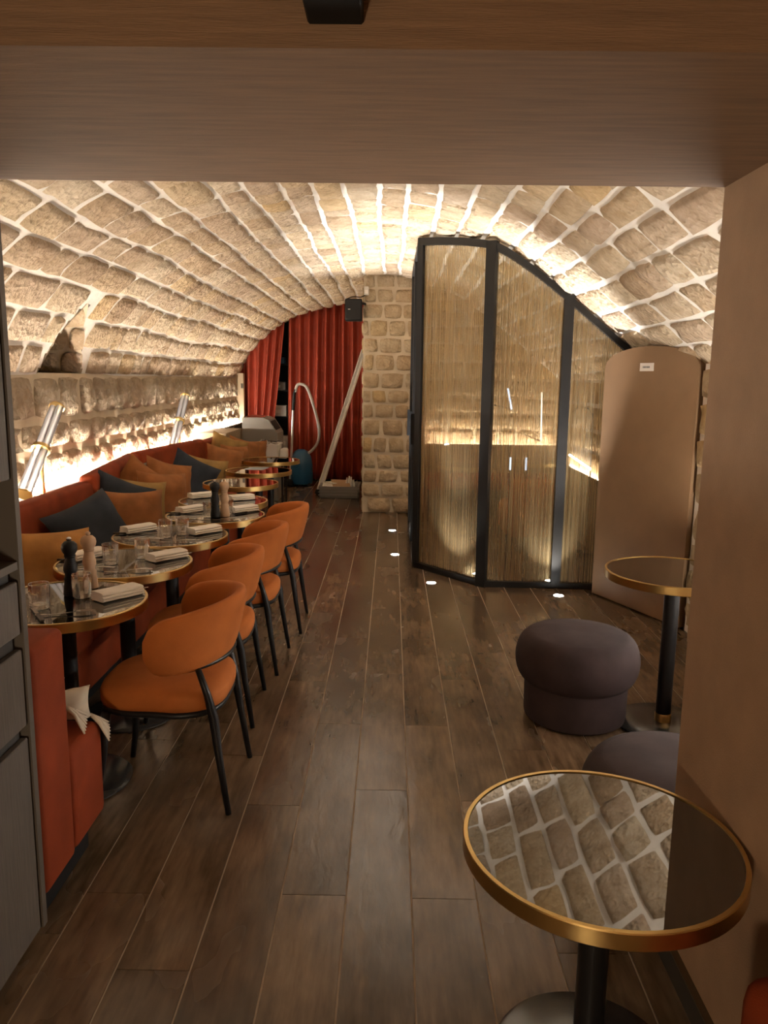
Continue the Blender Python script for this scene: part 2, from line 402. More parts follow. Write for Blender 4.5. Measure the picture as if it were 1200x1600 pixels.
# ------------------------------------------------------------------ vault
PTS = [(-2.33, 1.56), (-2.23, 1.80), (-2.07, 2.02), (-1.86, 2.22), (-1.562, 2.42), (-1.275, 2.54), (-0.85, 2.65), (-.4, 2.71), (0, 2.72), (.4, 2.67),
       (.74, 2.57), (1.0, 2.415), (1.26, 2.22), (1.52, 2.01), (1.78, 1.80), (2.05, 1.58)]
def _cr():
    out = []; n = len(PTS)
    for i in range(n - 1):
        p0, p1, p2, p3 = [Vector(PTS[max(0, min(n - 1, j))]) for j in (i - 1, i, i + 1, i + 2)]
        for k in range(8):
            t = k / 8; out.append(.5 * ((2 * p1) + (p2 - p0) * t + (2 * p0 - 5 * p1 + 4 * p2 - p3) * t * t + (3 * p1 - p0 - 3 * p2 + p3) * t ** 3))
    out.append(Vector(PTS[-1])); return out
PR = _cr(); ARC = [0]
for a, b in zip(PR[:-1], PR[1:]): ARC.append(ARC[-1] + (b - a).length)
ALEN = ARC[-1]
def vault(s, y):
    s = max(0, min(ALEN - 1e-6, s)); i = 0
    lo, hi = 0, len(ARC) - 1
    while hi - lo > 1:
        mid = (lo + hi) // 2
        if ARC[mid] <= s: lo = mid
        else: hi = mid
    t = (s - ARC[lo]) / (ARC[hi] - ARC[lo]); p = PR[lo].lerp(PR[hi], t); d = (PR[hi] - PR[lo]).normalized()
    w = .02 * noise.noise(Vector((s * .9, y * .6, 3)))
    nn = Vector((d.y, 0, -d.x))
    return Vector((p.x, y, p.y)) + nn * w, nn
def vault_z(x):
    for a, b in zip(PR[:-1], PR[1:]):
        if a.x <= x <= b.x: return a.y + (b.y - a.y) * (x - a.x) / (b.x - a.x)
    return 1.58
def arc_of_z_left(z):
    for i in range(60):
        if PR[i].y >= z: return ARC[i]
    return 0
# triangular lunette in the left flank
NI = [(0.0, 5.14), (arc_of_z_left(2.02), 5.40), (0.0, 5.93)]
def in_niche(s, y, m=0.0):
    sa, ya = NI[1]
    if s > sa + m or s < -1: return False
    t = s / sa; return NI[0][1] + (ya - NI[0][1]) * t - m < y < NI[2][1] + (ya - NI[2][1]) * t + m
Y0, Y1 = 1.94, 12.0
ceil_o = struct(MB().build('ceiling', 'mortar', smooth=0), 'stone barrel vault of rough beige blocks with pale mortar joints')
mb = MB(); ns = 104
ys = [Y0 + .1 * i for i in range(31)] + [5.02 + .04 * i for i in range(26)] + [6.1 + .16 * i for i in range(38)]
ys = sorted(set(round(y, 3) for y in ys if y < Y1)) + [Y1]
vid = {}
def vget(i, j):
    if (i, j) not in vid:
        p, n = vault(ALEN * i / ns, ys[j]); vid[(i, j)] = len(mb.v); mb.v.append(tuple(p)); mb.t.append(.5)
    return vid[(i, j)]
for j in range(len(ys) - 1):
    for i in range(ns):
        sc_, yc = ALEN * (i + .5) / ns, (ys[j] + ys[j + 1]) / 2
        if in_niche(sc_, yc): continue
        p, _ = vault(sc_, yc)
        mb.f.append((vget(i, j), vget(i, j + 1), vget(i + 1, j + 1), vget(i + 1, j)))
mortar_o = mb.build('mortar_bed', 'mortar', ceil_o, smooth=9)
# outer shell that closes the vault against stray light
mb = MB(); prs = PR[::8]
top = [(p.x, p.y + .22) for p in prs]
for y_ in (Y0, Y1): mb.v += [(x * 1.05, y_, z) for x, z in top]
mb.t = [.5] * len(mb.v); k = len(top)
mb.f = [(i, i + 1, k + i + 1, k + i) for i in range(k - 1)]
mb.build('outer_shell', 'mortar', ceil_o, smooth=0)
# niche: reveal prism
mb = MB()
def nv(s, y, dx): p, _ = vault(s, y); return Vector((p.x + dx, y, p.z))
rowN = [nv(NI[1][0] * t, NI[0][1] + (NI[1][1] - NI[0][1]) * t, 0) for t in (0, .5, 1)]
rowF = [nv(NI[1][0] * t, NI[2][1] + (NI[1][1] - NI[2][1]) * t, 0) for t in (0, .5, 1)]
outN = [p + Vector((-.55, 0, 0)) for p in rowN]; outF = [p + Vector((-.55, 0, 0)) for p in rowF]
vs = rowN + rowF + outN + outF
mb.add(vs, [(0, 1, 7, 6), (1, 2, 8, 7), (3, 9, 10, 4), (4, 10, 11, 5), (6, 7, 10, 9), (7, 8, 11, 10), (0, 6, 9, 3)])
mb.build('niche_reveal', 'mortar_warm', ceil_o, smooth=0)
# reveal stones on the far side
def Sfar(u, v):
    a = rowF[0].lerp(rowF[2], v); p = a + Vector((-.55 * u, 0, 0)); return p, Vector((0, -1, .25)).normalized()
ncells = []
for (a, b, c, d) in ((.02, .32, .02, .34), (.36, .72, .02, .34), (.02, .22, .36, .66), (.26, .62, .36, .66), (.04, .4, .68, .95)):
    vs, fs = stone_patch(Sfar, a, b, c, d, .012, .012, random.random() * 99); ncells.append((vs, flip(vs, fs, Vector((0, -1, .2))), random.random()))
# courses
bounds = []; s = .0
while s < ALEN - .1:
    bounds.append(s); mid = abs(s - ALEN / 2) / (ALEN / 2)
    s += random.uniform(.165, .22) + .03 * mid
bounds.append(ALEN)
def bnd(i, y):
    if i == 0 or i == len(bounds) - 1: return bounds[i]
    return bounds[i] + .035 * noise.noise(Vector((i * 7.3, y * .9, 1))) + .012 * noise.noise(Vector((i * 3.1, y * 4, 9)))
cells = []
for i in range(len(bounds) - 1):
    big = 1.25 if bounds[i] > ALEN * .62 or bounds[i] < ALEN * .3 else 1.0
    runs = [(2.3 + random.uniform(-.3, 0), Y1)]
    sa = NI[1][0]
    if bounds[i] < sa:
        t = max(0, bounds[i]) / sa; lo_ = NI[0][1] + (NI[1][1] - NI[0][1]) * t; hi_ = NI[2][1] + (NI[1][1] - NI[2][1]) * t
        runs = [(runs[0][0], lo_ - .012), (hi_ + .012, Y1)]
    for ya_, yb_ in runs:
        y = ya_
        while y < yb_ - .03:
            ln = random.choice((.2, .26, .3, .34, .4, .46)) * random.uniform(.9, 1.1) * (big if y < 6 else .92)
            ye = y + ln
            if yb_ - ye < .12: ye = yb_
            sc_ = (bounds[i] + bounds[i + 1]) / 2; yc = (y + ye) / 2
            p, nn = vault(sc_, yc)
            if not (p.x > -.25 and yc > 9.75) and not (p.x > .3 and yc > 9.4):
                gu, gv = .009, .009
                def S(u, v, i=i):
                    return vault(bnd(i, u) + (bnd(i + 1, u) - bnd(i, u)) * v, u)
                fr = gv / max(.05, bounds[i + 1] - bounds[i])
                vs, fs = stone_patch(S, y + gu, ye - gu, fr, 1 - fr, random.uniform(.010, .030), .013, random.random() * 99, corner=.12)
                cells.append((vs, flip(vs, fs, nn), random.random()))
            y = ye
lay_stones(ceil_o, cells + ncells, 'vault_stone', 296)

# ------------------------------------------------------------------ stone walls
def wall_cells(S, u0, u1, v0, v1, rowh, lens, h, rough, nrm, skip=None, corner=.16, gap=.008):
    out = []; v = v0; r = 0
    while v < v1 - .04:
        rh = rowh * random.uniform(.85, 1.15); ve = v + rh
        if v1 - ve < rowh * .55: ve = v1
        u = u0 - random.uniform(0, .15)
        while u < u1 - .03:
            ue = u + random.uniform(*lens)
            if u1 - ue < lens[0] * .6: ue = u1
            a, b = max(u, u0), min(ue, u1)
            if b - a > .06 and not (skip and skip((a + b) / 2, (v + ve) / 2)):
                g = gap * random.uniform(.7, 1.5)
                vs, fs = stone_patch(S, a + g, b - g, v + g, ve - g, h * random.uniform(.6, 1.3), rough, random.random() * 99, corner=corner)
                out.append((vs, flip(vs, fs, Vector(nrm)), random.random()))
            u = ue
        v = ve
    return out
wl = struct(MB().box((-2.75, 1.94, 0), (-2.33, 12.3, 1.575)).build('wall_left', 'mortar_warm', smooth=0), 'rough stone wall lit from a glowing ledge strip')
lay_stones(wl, wall_cells(lambda u, v: (Vector((-2.33, u, v)), Vector((1, 0, 0))), 2.0, 11.85, .80, 1.57, .235, (.24, .42), .042, .036, (1, 0, 0), gap=.015, corner=.2), 'wall_stone')
wr = struct(MB().box((2.05, 1.94, 0), (2.5, 12.3, 1.62)).build('wall_right', 'mortar', smooth=0), 'stone wall behind the brown arched door')
lay_stones(wr, wall_cells(lambda u, v: (Vector((2.05, u, v)), Vector((-1, 0, 0))), 3.0, 9.6, .62, 1.57, .24, (.26, .45), .03, .02, (-1, 0, 0)), 'pillar_stone')
# stone pier beside the curtain and booth rear wall
wm = struct(MB().box((-.33, 9.1, 0), (.40, 12.3, 2.95)).box((.40, 9.6, 0), (2.3, 12.3, 2.95)).build('wall_middle', 'mortar_warm', smooth=0), 'beige stone pier between curtain and glass booth')
pc = wall_cells(lambda u, v: (Vector((u + .014 * noise.noise(Vector((0, v * 3, 0))), 9.1 - max(0, .3 - v) * .12, v)), Vector((0, -1, 0))), -.335, .40, 0.0, 2.74, .185, (.17, .30), .022, .016, (0, -1, 0), corner=.2)
pc += wall_cells(lambda u, v: (Vector((-.33, u, v)), Vector((-1, 0, 0))), 9.1, 10.5, 0.0, 2.6, .19, (.2, .35), .015, .012, (-1, 0, 0))
pc += wall_cells(lambda u, v: (Vector((u, 9.6, v)), Vector((0, -1, 0))), .42, 2.03, .78, 2.6, .2, (.2, .36), .02, .016, (0, -1, 0), skip=lambda u, v: v > vault_z(u))
lay_stones(wm, pc, 'pillar_stone')
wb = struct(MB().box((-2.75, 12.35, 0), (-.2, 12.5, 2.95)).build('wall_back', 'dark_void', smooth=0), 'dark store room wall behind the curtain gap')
trim = struct(MB().box((-2.33, 11.66, 0), (-2.20, 11.78, 1.62)).build('trim_1', 'beige', smooth=0), 'pale wooden post beside the curtain')
MB().box((-2.236, 11.652, 1.40), (-2.222, 11.66, 1.47)).box((-2.216, 11.652, 1.40), (-2.206, 11.66, 1.47)).build('switch', 'black_matte', trim, smooth=0)

# ------------------------------------------------------------------ entrance: lintel, right wall, ceiling
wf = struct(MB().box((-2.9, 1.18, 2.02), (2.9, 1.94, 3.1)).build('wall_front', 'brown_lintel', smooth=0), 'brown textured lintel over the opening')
wj = struct(MB().box((.779, -1.6, 0), (2.6, 1.94, 2.02)).box((.779, -1.6, 2.02), (2.6, 1.18, 2.7)).build('wall_entrance_right', 'brown_wall', smooth=0), 'brown plastered wall beside the nearest round table')
struct(MB().box((-1.75, -1.6, 0), (-1.5, 1.94, 2.02)).box((-1.75, -1.6, 2.02), (-1.5, 1.18, 2.7)).build('wall_entrance_left', 'brown_wall', smooth=0))
struct(MB().box((-2.6, 1.90, 0), (-1.5, 1.94, 2.02)).build('wall_return', 'brown_wall', smooth=0))
struct(MB().box((-1.75, -1.8, 0), (2.6, -1.6, 2.7)).build('wall_entrance_back', 'brown_wall', smooth=0))
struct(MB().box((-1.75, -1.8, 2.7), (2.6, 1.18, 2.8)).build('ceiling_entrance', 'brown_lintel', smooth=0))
bb = struct(MB().box((.764, -1.6, 0), (.779, 1.944, .075)).build('baseboard_right', 'black_base', smooth=0), 'black skirting with a bronze edge')
MB().box((.760, -1.6, .075), (.779, 1.946, .081)).box((.760, 1.940, 0), (.779, 1.946, .078)).build('edge_strip', 'bronze', bb, smooth=0)

# ------------------------------------------------------------------ tall cabinet
CX = -.945
cab = thing('tall_cabinet', (-1.2, 1.3, 0), 'tall grey-brown wooden cabinet with open niche and drawers beside the orange bench', 'cabinet')
MB().box((-1.48, .2, .10), (CX - .02, 1.90, .64)).box((-1.48, .2, .64), (CX - .02, 1.90, 1.068)).box((-1.48, .2, 1.31), (CX - .02, 1.90, 2.018)).box((-1.48, .2, 1.068), (-1.40, 1.90, 1.31)).build('body', 'cab_dark', cab, smooth=0)
MB().box((-1.48, 1.915, .055), (CX + .003, 1.938, 2.018)).build('side_panel', 'cab_edge', cab, smooth=0)
MB().box((-1.44, .2, 0), (CX - .05, 1.86, .10)).build('plinth', 'cab_dark', cab, smooth=0)
MB().box((-1.40, .2, 1.075), (CX, 1.912, 1.095)).build('shelf', 'cab_edge', cab, smooth=0)
for ya, yb in ((.2, .78), (.785, 1.345), (1.35, 1.905)):
    MB().rbox((CX - .02, ya, 1.305), (CX, yb, 2.015), .003, 1).build('door', 'cab_wood', cab)
    for za, zb in ((.905, 1.045), (.655, .865), (.060, .622)):
        MB().rbox((CX - .02, ya, za), (CX, yb, zb), .003, 1).build('drawer', 'cab_wood', cab)

# ------------------------------------------------------------------ exit sign box
ex = thing('exit_sign', (-.085, 1.10, 2.05), 'black box sign hanging from the brown lintel', 'sign')
MB().rbox((-.124, 1.06, 2.050), (-.046, 1.18, 2.20), .003, 1).build('housing', 'black_matte', ex)
MB().box((-.121, 1.058, 2.056), (-.049, 1.060, 2.19)).build('face_plate', 'black_metal', ex, smooth=0)

# ------------------------------------------------------------------ ledges and light strips
led = thing('ledge', (-2.15, 6.9, 0), 'long dark ledge between banquette back and rough stone wall', 'ledge')
MB().box((-2.33, 2.0, .805), (-2.07, 8.93, .83)).build('top_board', 'ledge', led, smooth=0)
MB().box((-2.33, 2.0, 0), (-2.28, 8.93, .805)).build('back_board', 'ledge', led, smooth=0)
cn = thing('console', (-2.1, 9.4, 0), 'beige panelled console at the far end of the banquette', 'console')
MB().box((-2.31, 8.95, 0), (-1.90, 9.82, .90)).build('body', 'beige', cn, smooth=0)
MB().box((-2.31, 8.93, .90), (-1.89, 9.83, .925)).build('top_board', 'beige', cn, smooth=0)
tag(MB().rbox((-2.285, 2.1, .832), (-2.262, 8.9, .846), .003, 1).build('light_strip', 'led_left'), 'glowing strip along the foot of the rough wall behind the long banquette', 'light strip')
sl_ = thing('narrow_shelf', (-2.26, 10.7, 0), 'narrow dark shelf between the beige console and the pale post', 'shelf')
MB().box((-2.33, 9.84, .88), (-2.20, 11.64, .90)).build('board', 'ledge', sl_, smooth=0)
for y_ in (9.9, 10.7, 11.5): MB().box((-2.33, y_, .80), (-2.21, y_ + .02, .88)).build('bracket', 'ledge', sl_, smooth=0)
tag(MB().rbox((-2.285, 9.86, .902), (-2.262, 11.6, .916), .003, 1).build('light_strip', 'led_left'), 'glowing strip on the narrow shelf beside the curtain', 'light strip')
tag(MB().rbox((-2.285, 9.0, .927), (-2.262, 9.8, .941), .003, 1).build('light_strip', 'led_left'), 'glowing strip along the wall above the beige console', 'light strip')
lr = thing('ledge', (1.95, 3.5, 0), 'beige ledge along the wall behind the tall round table', 'ledge')
MB().box((1.835, 2.0, 0), (1.895, 4.58, .68)).build('body', 'beige', lr, smooth=0)
tag(MB().rbox((1.846, 2.1, .682), (1.866, 4.5, .696), .003, 1).build('light_strip', 'led_right'), 'glowing strip on the ledge by the entrance wall', 'light strip')

# ------------------------------------------------------------------ banquette
bq = thing('banquette', (-1.8, 5.5, 0), 'long rust-red velvet banquette against the rough stone wall', 'banquette')
def slab(pts_front, th, z0, z1, name, mat, lean=.06):
    """upholstered back panel between two plan points, leaning back, softly rounded"""
    a, b = Vector(pts_front[0]), Vector(pts_front[1]); d = (b - a); L_ = d.length; d.normalize(); nrm = Vector((d.y, -d.x))
    if nrm.x < 0: nrm = -nrm
    m = MB().rbox((0, -th, 0), (L_, 0, z1 - z0), .035, 4)
    out = []
    for v in m.v:
        q = a + d * v[0] + nrm * (v[1] - lean * v[2] / (z1 - z0)); out.append((q.x, q.y, z0 + v[2]))
    m.v = out
    if nrm.dot(Vector((-d.y, d.x))) < 0: m.f = [f[::-1] for f in m.f]
    return m.build(name, mat, bq, smooth=1.2)
for a, b, z1 in (((-1.86, 2.15), (-1.86, 3.58), .885), ((-1.86, 3.59), (-1.87, 4.98), .885), ((-1.86, 4.99), (-2.06, 6.50), .925), ((-2.06, 6.52), (-1.87, 8.04), .925), ((-1.86, 8.06), (-1.86, 8.90), .90)):
    slab((a, b), .11, .44, z1, 'backrest', 'rust')
yy = 2.15
for b in (3.45, 4.75, 6.05, 7.35, 8.90):
    MB().rbox((-2.20, yy, .33), (-1.36, b - .008, .46), .035, 4).build('seat', 'rust', bq, smooth=1.2); yy = b
MB().rbox((-2.2, 2.15, .10), (-1.40, 8.9, .335), .012, 2).build('base', 'rust', bq, smooth=1.2)
MB().box((-2.2, 2.15, 0), (-1.46, 8.9, .10)).build('plinth', 'black_matte', bq, smooth=0)
# short return bench by the cabinet
rb = thing('banquette_end', (-1.4, 2.2, 0), 'bright rust-orange bench end standing next to the grey cabinet', 'banquette')
MB().rbox((-1.85, 1.975, .10), (-.955, 2.185, .835), .022, 4).build('backrest', 'rust', rb, smooth=1.2)
MB().rbox((-1.85, 2.187, .10), (-.955, 2.44, .43), .03, 4).build('seat', 'rust', rb, smooth=1.2)
MB().box((-1.82, 2.0, 0), (-1.0, 2.38, .10)).build('plinth', 'black_matte', rb, smooth=0)

# ------------------------------------------------------------------ cushions
def pillow_mb(w, h, t, seed, n=12, soft=.14):
    mb = MB(); so = Vector((seed * 3.1, seed * 1.7, seed))
    for side in (1, -1):
        vs = []; fs = []
        for j in range(n + 1):
            for i in range(n + 1):
                u = -1 + 2 * i / n; v = -1 + 2 * j / n
                px = u * (1 - soft * (1 - v * v) * 0 - soft * (v * v) * -.0) * w / 2 * (1 - .10 * (1 - v * v) * abs(u))
                pz = v * h / 2 * (1 - .10 * (1 - u * u) * abs(v))
                th = (max(0, 1 - u ** 4) * max(0, 1 - v ** 4)) ** .55 * t / 2
                th *= 1 + .22 * noise.noise(so + Vector((u * 1.6, v * 1.6, side)))
                wr = .010 * noise.noise(so + Vector((u * 4, v * 4, 7 + side)))
                vs.append((px, side * (th + (wr if max(abs(u), abs(v)) < .95 else 0)) + .02 * noise.noise(so + Vector((u, v, 0))), pz))
        for j in range(n):
            for i in range(n):
                q = (j * (n + 1) + i, j * (n + 1) + i + 1, (j + 1) * (n + 1) + i + 1, (j + 1) * (n + 1) + i)
                fs.append(q if side < 0 else q[::-1])
        mb.add(vs, fs)
    return mb
CUSH = 'loose cushions along the banquette'
def cushion(c, w, h, t, yaw, lean, roll, mat, label, seed):
    """yaw: direction the face looks in plan (0 = along -Y), lean: tips back, roll: turns in its own plane"""
    m = pillow_mb(w, h, t, seed)
    R = Matrix.Rotation(yaw, 4, 'Z') @ Matrix.Rotation(lean, 4, 'X') @ Matrix.Rotation(roll, 4, 'Y')
    m.xform(R); zmin = min(v[2] for v in m.v)
    o = m.build('cushion', mat, smooth=9); o.location = c
    return tag(o, label, 'cushion', CUSH)
R = math.radians
for row in [
    ((-1.62, 3.62, .64), .46, .40, .16, R(55), R(-22), R(6), 'mustard', 'mustard velvet cushion nearest the grey cabinet'),
    ((-1.70, 4.34, .67), .50, .42, .17, R(62), R(-28), R(-14), 'navy', 'large navy cushion leaning beside the mustard one'),
    ((-1.62, 4.82, .665), .42, .40, .17, R(38), R(-24), R(4), 'brown_cushion', 'brown cushion in front of the small navy cushion'),
    ((-1.82, 5.12, .70), .40, .40, .15, R(30), R(-20), R(24), 'navy', 'small navy cushion tucked behind a brown cushion'),
    ((-1.72, 5.28, .665), .40, .40, .15, R(48), R(-16), R(10), 'olive', 'olive-brown cushion wedged behind the front brown cushion'),
    ((-1.66, 5.60, .67), .42, .42, .16, R(52), R(-14), R(8), 'brown_cushion', 'brown cushion in the middle of the leaning cushion pile'),
    ((-1.88, 5.74, .72), .40, .40, .15, R(25), R(-14), R(38), 'brown_cushion', 'brown cushion standing on its corner against the banquette back'),
    ((-1.74, 6.05, .69), .46, .46, .16, R(58), R(-16), R(16), 'brown_cushion', 'tall brown cushion with rounded edge at the rear of the pile'),
    ((-1.70, 6.55, .68), .44, .44, .16, R(40), R(-12), R(30), 'navy', 'navy cushion standing on its corner beside an olive cushion'),
    ((-1.66, 6.98, .655), .38, .38, .14, R(35), R(-14), R(12), 'olive', 'pale olive cushion beside the upright navy cushion'),
    ((-1.66, 7.70, .675), .42, .42, .16, R(40), R(-14), R(14), 'brown_cushion', 'plump brown cushion beyond the olive cushion'),
    ((-1.76, 8.28, .75), .40, .40, .14, R(25), R(-12), R(20), 'olive', 'olive cushion peeping over the farthest cushion pile'),
    ((-1.62, 8.12, .665), .40, .40, .14, R(56), R(-14), R(6), 'brown_cushion', 'brown cushion at the front of the farthest cushion pile'),
    ((-1.60, 8.45, .69), .44, .44, .14, R(54), R(-12), R(14), 'brown_cushion', 'pointed brown cushion in the farthest cushion pile'),
    ((-1.56, 8.72, .68), .40, .38, .14, R(40), R(-12), R(4), 'brown_cushion', 'dark brown cushion next to the white crate'),
]:
    cushion(*row, seed=random.random() * 50)
# cream scatter cushions on the return bench: only their tasselled corners show
for c, yw, lab in (((-1.13, 2.325, .555), R(15), 'cream cushion with frayed corner standing on the rust bench end'), ((-1.075, 2.385, .495), R(25), 'cream cushion with frayed corner lying low on the rust bench end')):
    t = thing('tasselled_cushion', c, lab, 'cushion', 'cream tasselled cushions')
    m = pillow_mb(.20, .11, .08, random.random() * 9); m.xform(Matrix.Rotation(yw, 4, 'Z')); m.build('cover', 'cream', t, smooth=9, world=False)
    cx_, cy_ = .095 * math.cos(yw), .095 * math.sin(yw)
    for q in range(7):
        a = R(-50 + 16 * q); dx = math.cos(yw + a * .4)
        MB().tube([(cx_, cy_, -.045), (cx_ + .035 * dx, cy_ + .02 * math.sin(a), -.066 - .004 * (q % 3)), (cx_ + .07 * dx, cy_ + .035 * math.sin(a), -.125 + .007 * q)], [.006, .007, .003], 5).build('tassel', 'cream', t, smooth=9, world=False)

# ------------------------------------------------------------------ tables
def make_table(name, h, r, label, cat, group):
    t = thing(name, (0, 0, 0), label, cat, group)
    MB().lathe([(0, h - .020), (r - .006, h - .020), (r - .006, h - .0015), (0, h - .0015)], 64).build('mirror_top', 'mirror', t, world=False)
    MB().lathe([(r - .005, h - .036), (r + .004, h - .036), (r + .0055, h - .034), (r + .0055, h - .0015), (r + .004, h + .0012), (r - .005, h + .0012), (r - .005, h - .036)], 72, caps=False).build('brass_rim', 'brass', t, world=False, smooth=.4)
    MB().lathe([(0, h - .05), (.13, h - .05), (.13, h - .021), (0, h - .021)], 32).build('top_plate', 'black_metal', t, world=False)
    MB().lathe([(.034, .05), (.034, h - .05)], 24).build('pole', 'black_metal', t, world=False)
    MB().lathe([(.0365, .018), (.0365, .055), (.034, .058)], 24).build('collar', 'brass', t, world=False)
    MB().lathe([(0, 0), (.205, 0), (.215, .004), (.215, .010), (.205, .016), (.06, .020), (0, .020)], 56).build('base', 'base_metal', t, world=False)
    return t
TROW = [(-1.215, 2.80), (-1.20, 3.42), (-1.165, 4.04), (-1.07, 4.68), (-1.14, 5.24), (-1.20, 6.17), (-1.20, 7.02), (-1.235, 7.94)]
TH = .73
lab = ['round mirror table with two pepper mills nearest the rust bench end', 'round mirror table second from the grey cabinet, laid for two', 'round mirror table third from the grey cabinet, laid for two',
       'round mirror table with the farther pair of pepper mills', 'round mirror table just beyond the farther pepper mills, with white napkins', 'bare round mirror table third from the white crate', 'bare round mirror table second from the white crate', 'bare round mirror table next to the white crate']
t0 = make_table('round_table', TH, .295, lab[0], 'table', 'mirror tables along the banquette'); t0.location = (*TROW[0], 0)
for p, l in zip(TROW[1:], lab[1:]): dup(t0, (*p, 0), l)
dup(t0, (1.28, 3.40, 0), 'round mirror table standing between the plum pouf and the entrance wall', group='single mirror tables')
tf = make_table('side_table', .58, .295, 'low round mirror table in front, reflecting the stone vault', 'table', 'single mirror tables'); tf.location = (.472, 1.557, 0)

# ------------------------------------------------------------------ chairs
def make_chair():
    t = thing('dining_chair', (0, 0, 0), '', 'chair', 'orange chairs in the aisle')
    # seat: D-shaped cushion, rear toward +X
    n = 36; out = []
    for i in range(n):
        a = 2 * PI * i / n; c, s = math.cos(a), math.sin(a); e = .62
        out.append((.235 * abs(c) ** e * (1 if c > 0 else -1) - .012, .235 * abs(s) ** e * (1 if s > 0 else -1) * (1 - .05 * (c < 0))))
    prof = [(.90, .385), (.985, .392), (1.0, .41), (1.0, .435), (.97, .452), (.86, .466), (.5, .474), (0.01, .476)]
    vs = []; fs = []; m = len(prof)
    for (x, y) in out:
        for k, z in prof: vs.append((x * k, y * k, z))
    for i in range(n):
        j = (i + 1) % n
        for k in range(m - 1): fs.append((i * m + k, j * m + k, j * m + k + 1, i * m + k + 1))
    fs.append(tuple(i * m + m - 1 for i in range(n))); fs.append(tuple(i * m for i in range(n - 1, -1, -1)))
    MB().add(vs, fs).build('seat', 'orange', t, smooth=9, world=False)
    ring = [(x * .93, y * .93, .376) for x, y in out]; MB().tube(ring + [ring[0], ring[1]], .013, 8, cap=False).build('seat_frame', 'black_metal', t, smooth=9, world=False)
    # backrest: wrap-around band
    nA, nS = 40, 16; vs = []; fs = []; A = R(97)
    for i in range(nA + 1):
        f = -1 + 2 * i / nA; a = f * A
        e = max(0, (abs(f) - .80) / .20); tip = math.sqrt(max(.0, 1 - e * e)); tip = max(tip, .06)
        zc = .662 - .035 * f * f; hh = (.122 - .028 * f * f) * (.35 + .65 * tip) ; th = .030 * (.4 + .6 * tip)
        rx, ry = .232, .252
        for k in range(nS):
            w = 2 * PI * k / nS; cz, cr = math.sin(w), math.cos(w)
            zz = hh * abs(cz) ** .55 * (1 if cz > 0 else -1); rr = th * abs(cr) ** .7 * (1 if cr > 0 else -1)
            lean = .030 * (zz / .12) * math.cos(a) * (1 if abs(a) < PI / 2 else .4)
            ext = -.03 * max(0, (abs(f) - .75) / .25)
            vs.append(((rx + rr) * math.cos(a) + lean + ext * 0 + .0, (ry + rr) * math.sin(a) * (1 - .04 * max(0, abs(f) - .7)), zc + zz))
    for i in range(nA):
        for k in range(nS):
            l = (k + 1) % nS; fs.append((i * nS + k, (i + 1) * nS + k, (i + 1) * nS + l, i * nS + l))
    fs.append(tuple(range(nS))); fs.append(tuple(nA * nS + k for k in range(nS - 1, -1, -1)))
    bk = MB().add(vs, fs).build('backrest', 'orange', t, smooth=9, world=False)
    # piping line at half height of the outer face top edge and the plate that carries the band
    pl = []
    for i in range(21):
        a = R(-72 + 144 * i / 20); pl.append((.228 * math.cos(a), .250 * math.sin(a), .542 + .012 * math.cos(a)))
    MB().tube(pl, .010, 6).build('back_support', 'black_metal', t, smooth=9, world=False)
    for sy in (-1, 1):
        MB().tube([(.245, sy * .215, 0), (.213, sy * .205, .22), (.196, sy * .198, .36), (.178, sy * .205, .45), (.150, sy * .215, .55)], [.0105, .014, .018, .0135, .011], 10).build('leg', 'black_metal', t, smooth=9, world=False)
        MB().tube([(-.24, sy * .205, 0), (-.212, sy * .19, .20), (-.195, sy * .182, .37)], [.0105, .014, .017], 10).build('leg', 'black_metal', t, smooth=9, world=False)
    return t
ch = make_chair()
CH = [((-.815, 2.80, 0), 'orange upholstered chair closest to the rust bench end', 0), ((-.86, 3.50, 0), 'orange upholstered chair second from the rust bench end', R(2)), ((-.83, 4.14, 0), 'orange upholstered chair third from the rust bench end', R(-1)), ((-.79, 4.82, 0), 'orange upholstered chair farthest down the aisle', R(1))]
ch.location = CH[0][0]; ch['label'] = CH[0][1]
for l, t_, rz in CH[1:]: dup(ch, l, t_, rz)

# ------------------------------------------------------------------ table settings
def glass_mb(hh=.092, r0=.030, r1=.036, n=48):
    prof_o = [(0.004, 0), (r0, 0), (r0 + .002, .006), (r1 - .001, hh * .8), (r1, hh - .002), (r1 - .0012, hh)]
    prof_i = [(r1 - .0028, hh - .001), (r0 - .001, .016), (0.004, .014)]
    prof = prof_o + prof_i; m = len(prof); vs = []; fs = []
    for i in range(n):
        a = 2 * PI * i / n; rib = .0016 if i % 4 < 2 else -.0006
        for k, (r, z) in enumerate(prof):
            q = r + (rib if k in (2, 3) else 0); vs.append((q * math.cos(a), q * math.sin(a), z))
    for i in range(n):
        j = (i + 1) % n
        for k in range(m - 1): fs.append((i * m + k, j * m + k, j * m + k + 1, i * m + k + 1))
    fs.append(tuple(i * m for i in range(n - 1, -1, -1))); fs.append(tuple(i * m + m - 1 for i in range(n)))
    return MB().add(vs, fs)
GL = glass_mb().build('tumbler', 'tumbler', smooth=.5)
def place(o, loc, label, cat, group, rz=0, first=[None]):
    o.location = loc; o.rotation_euler = (0, 0, rz); return tag(o, label, cat, group)
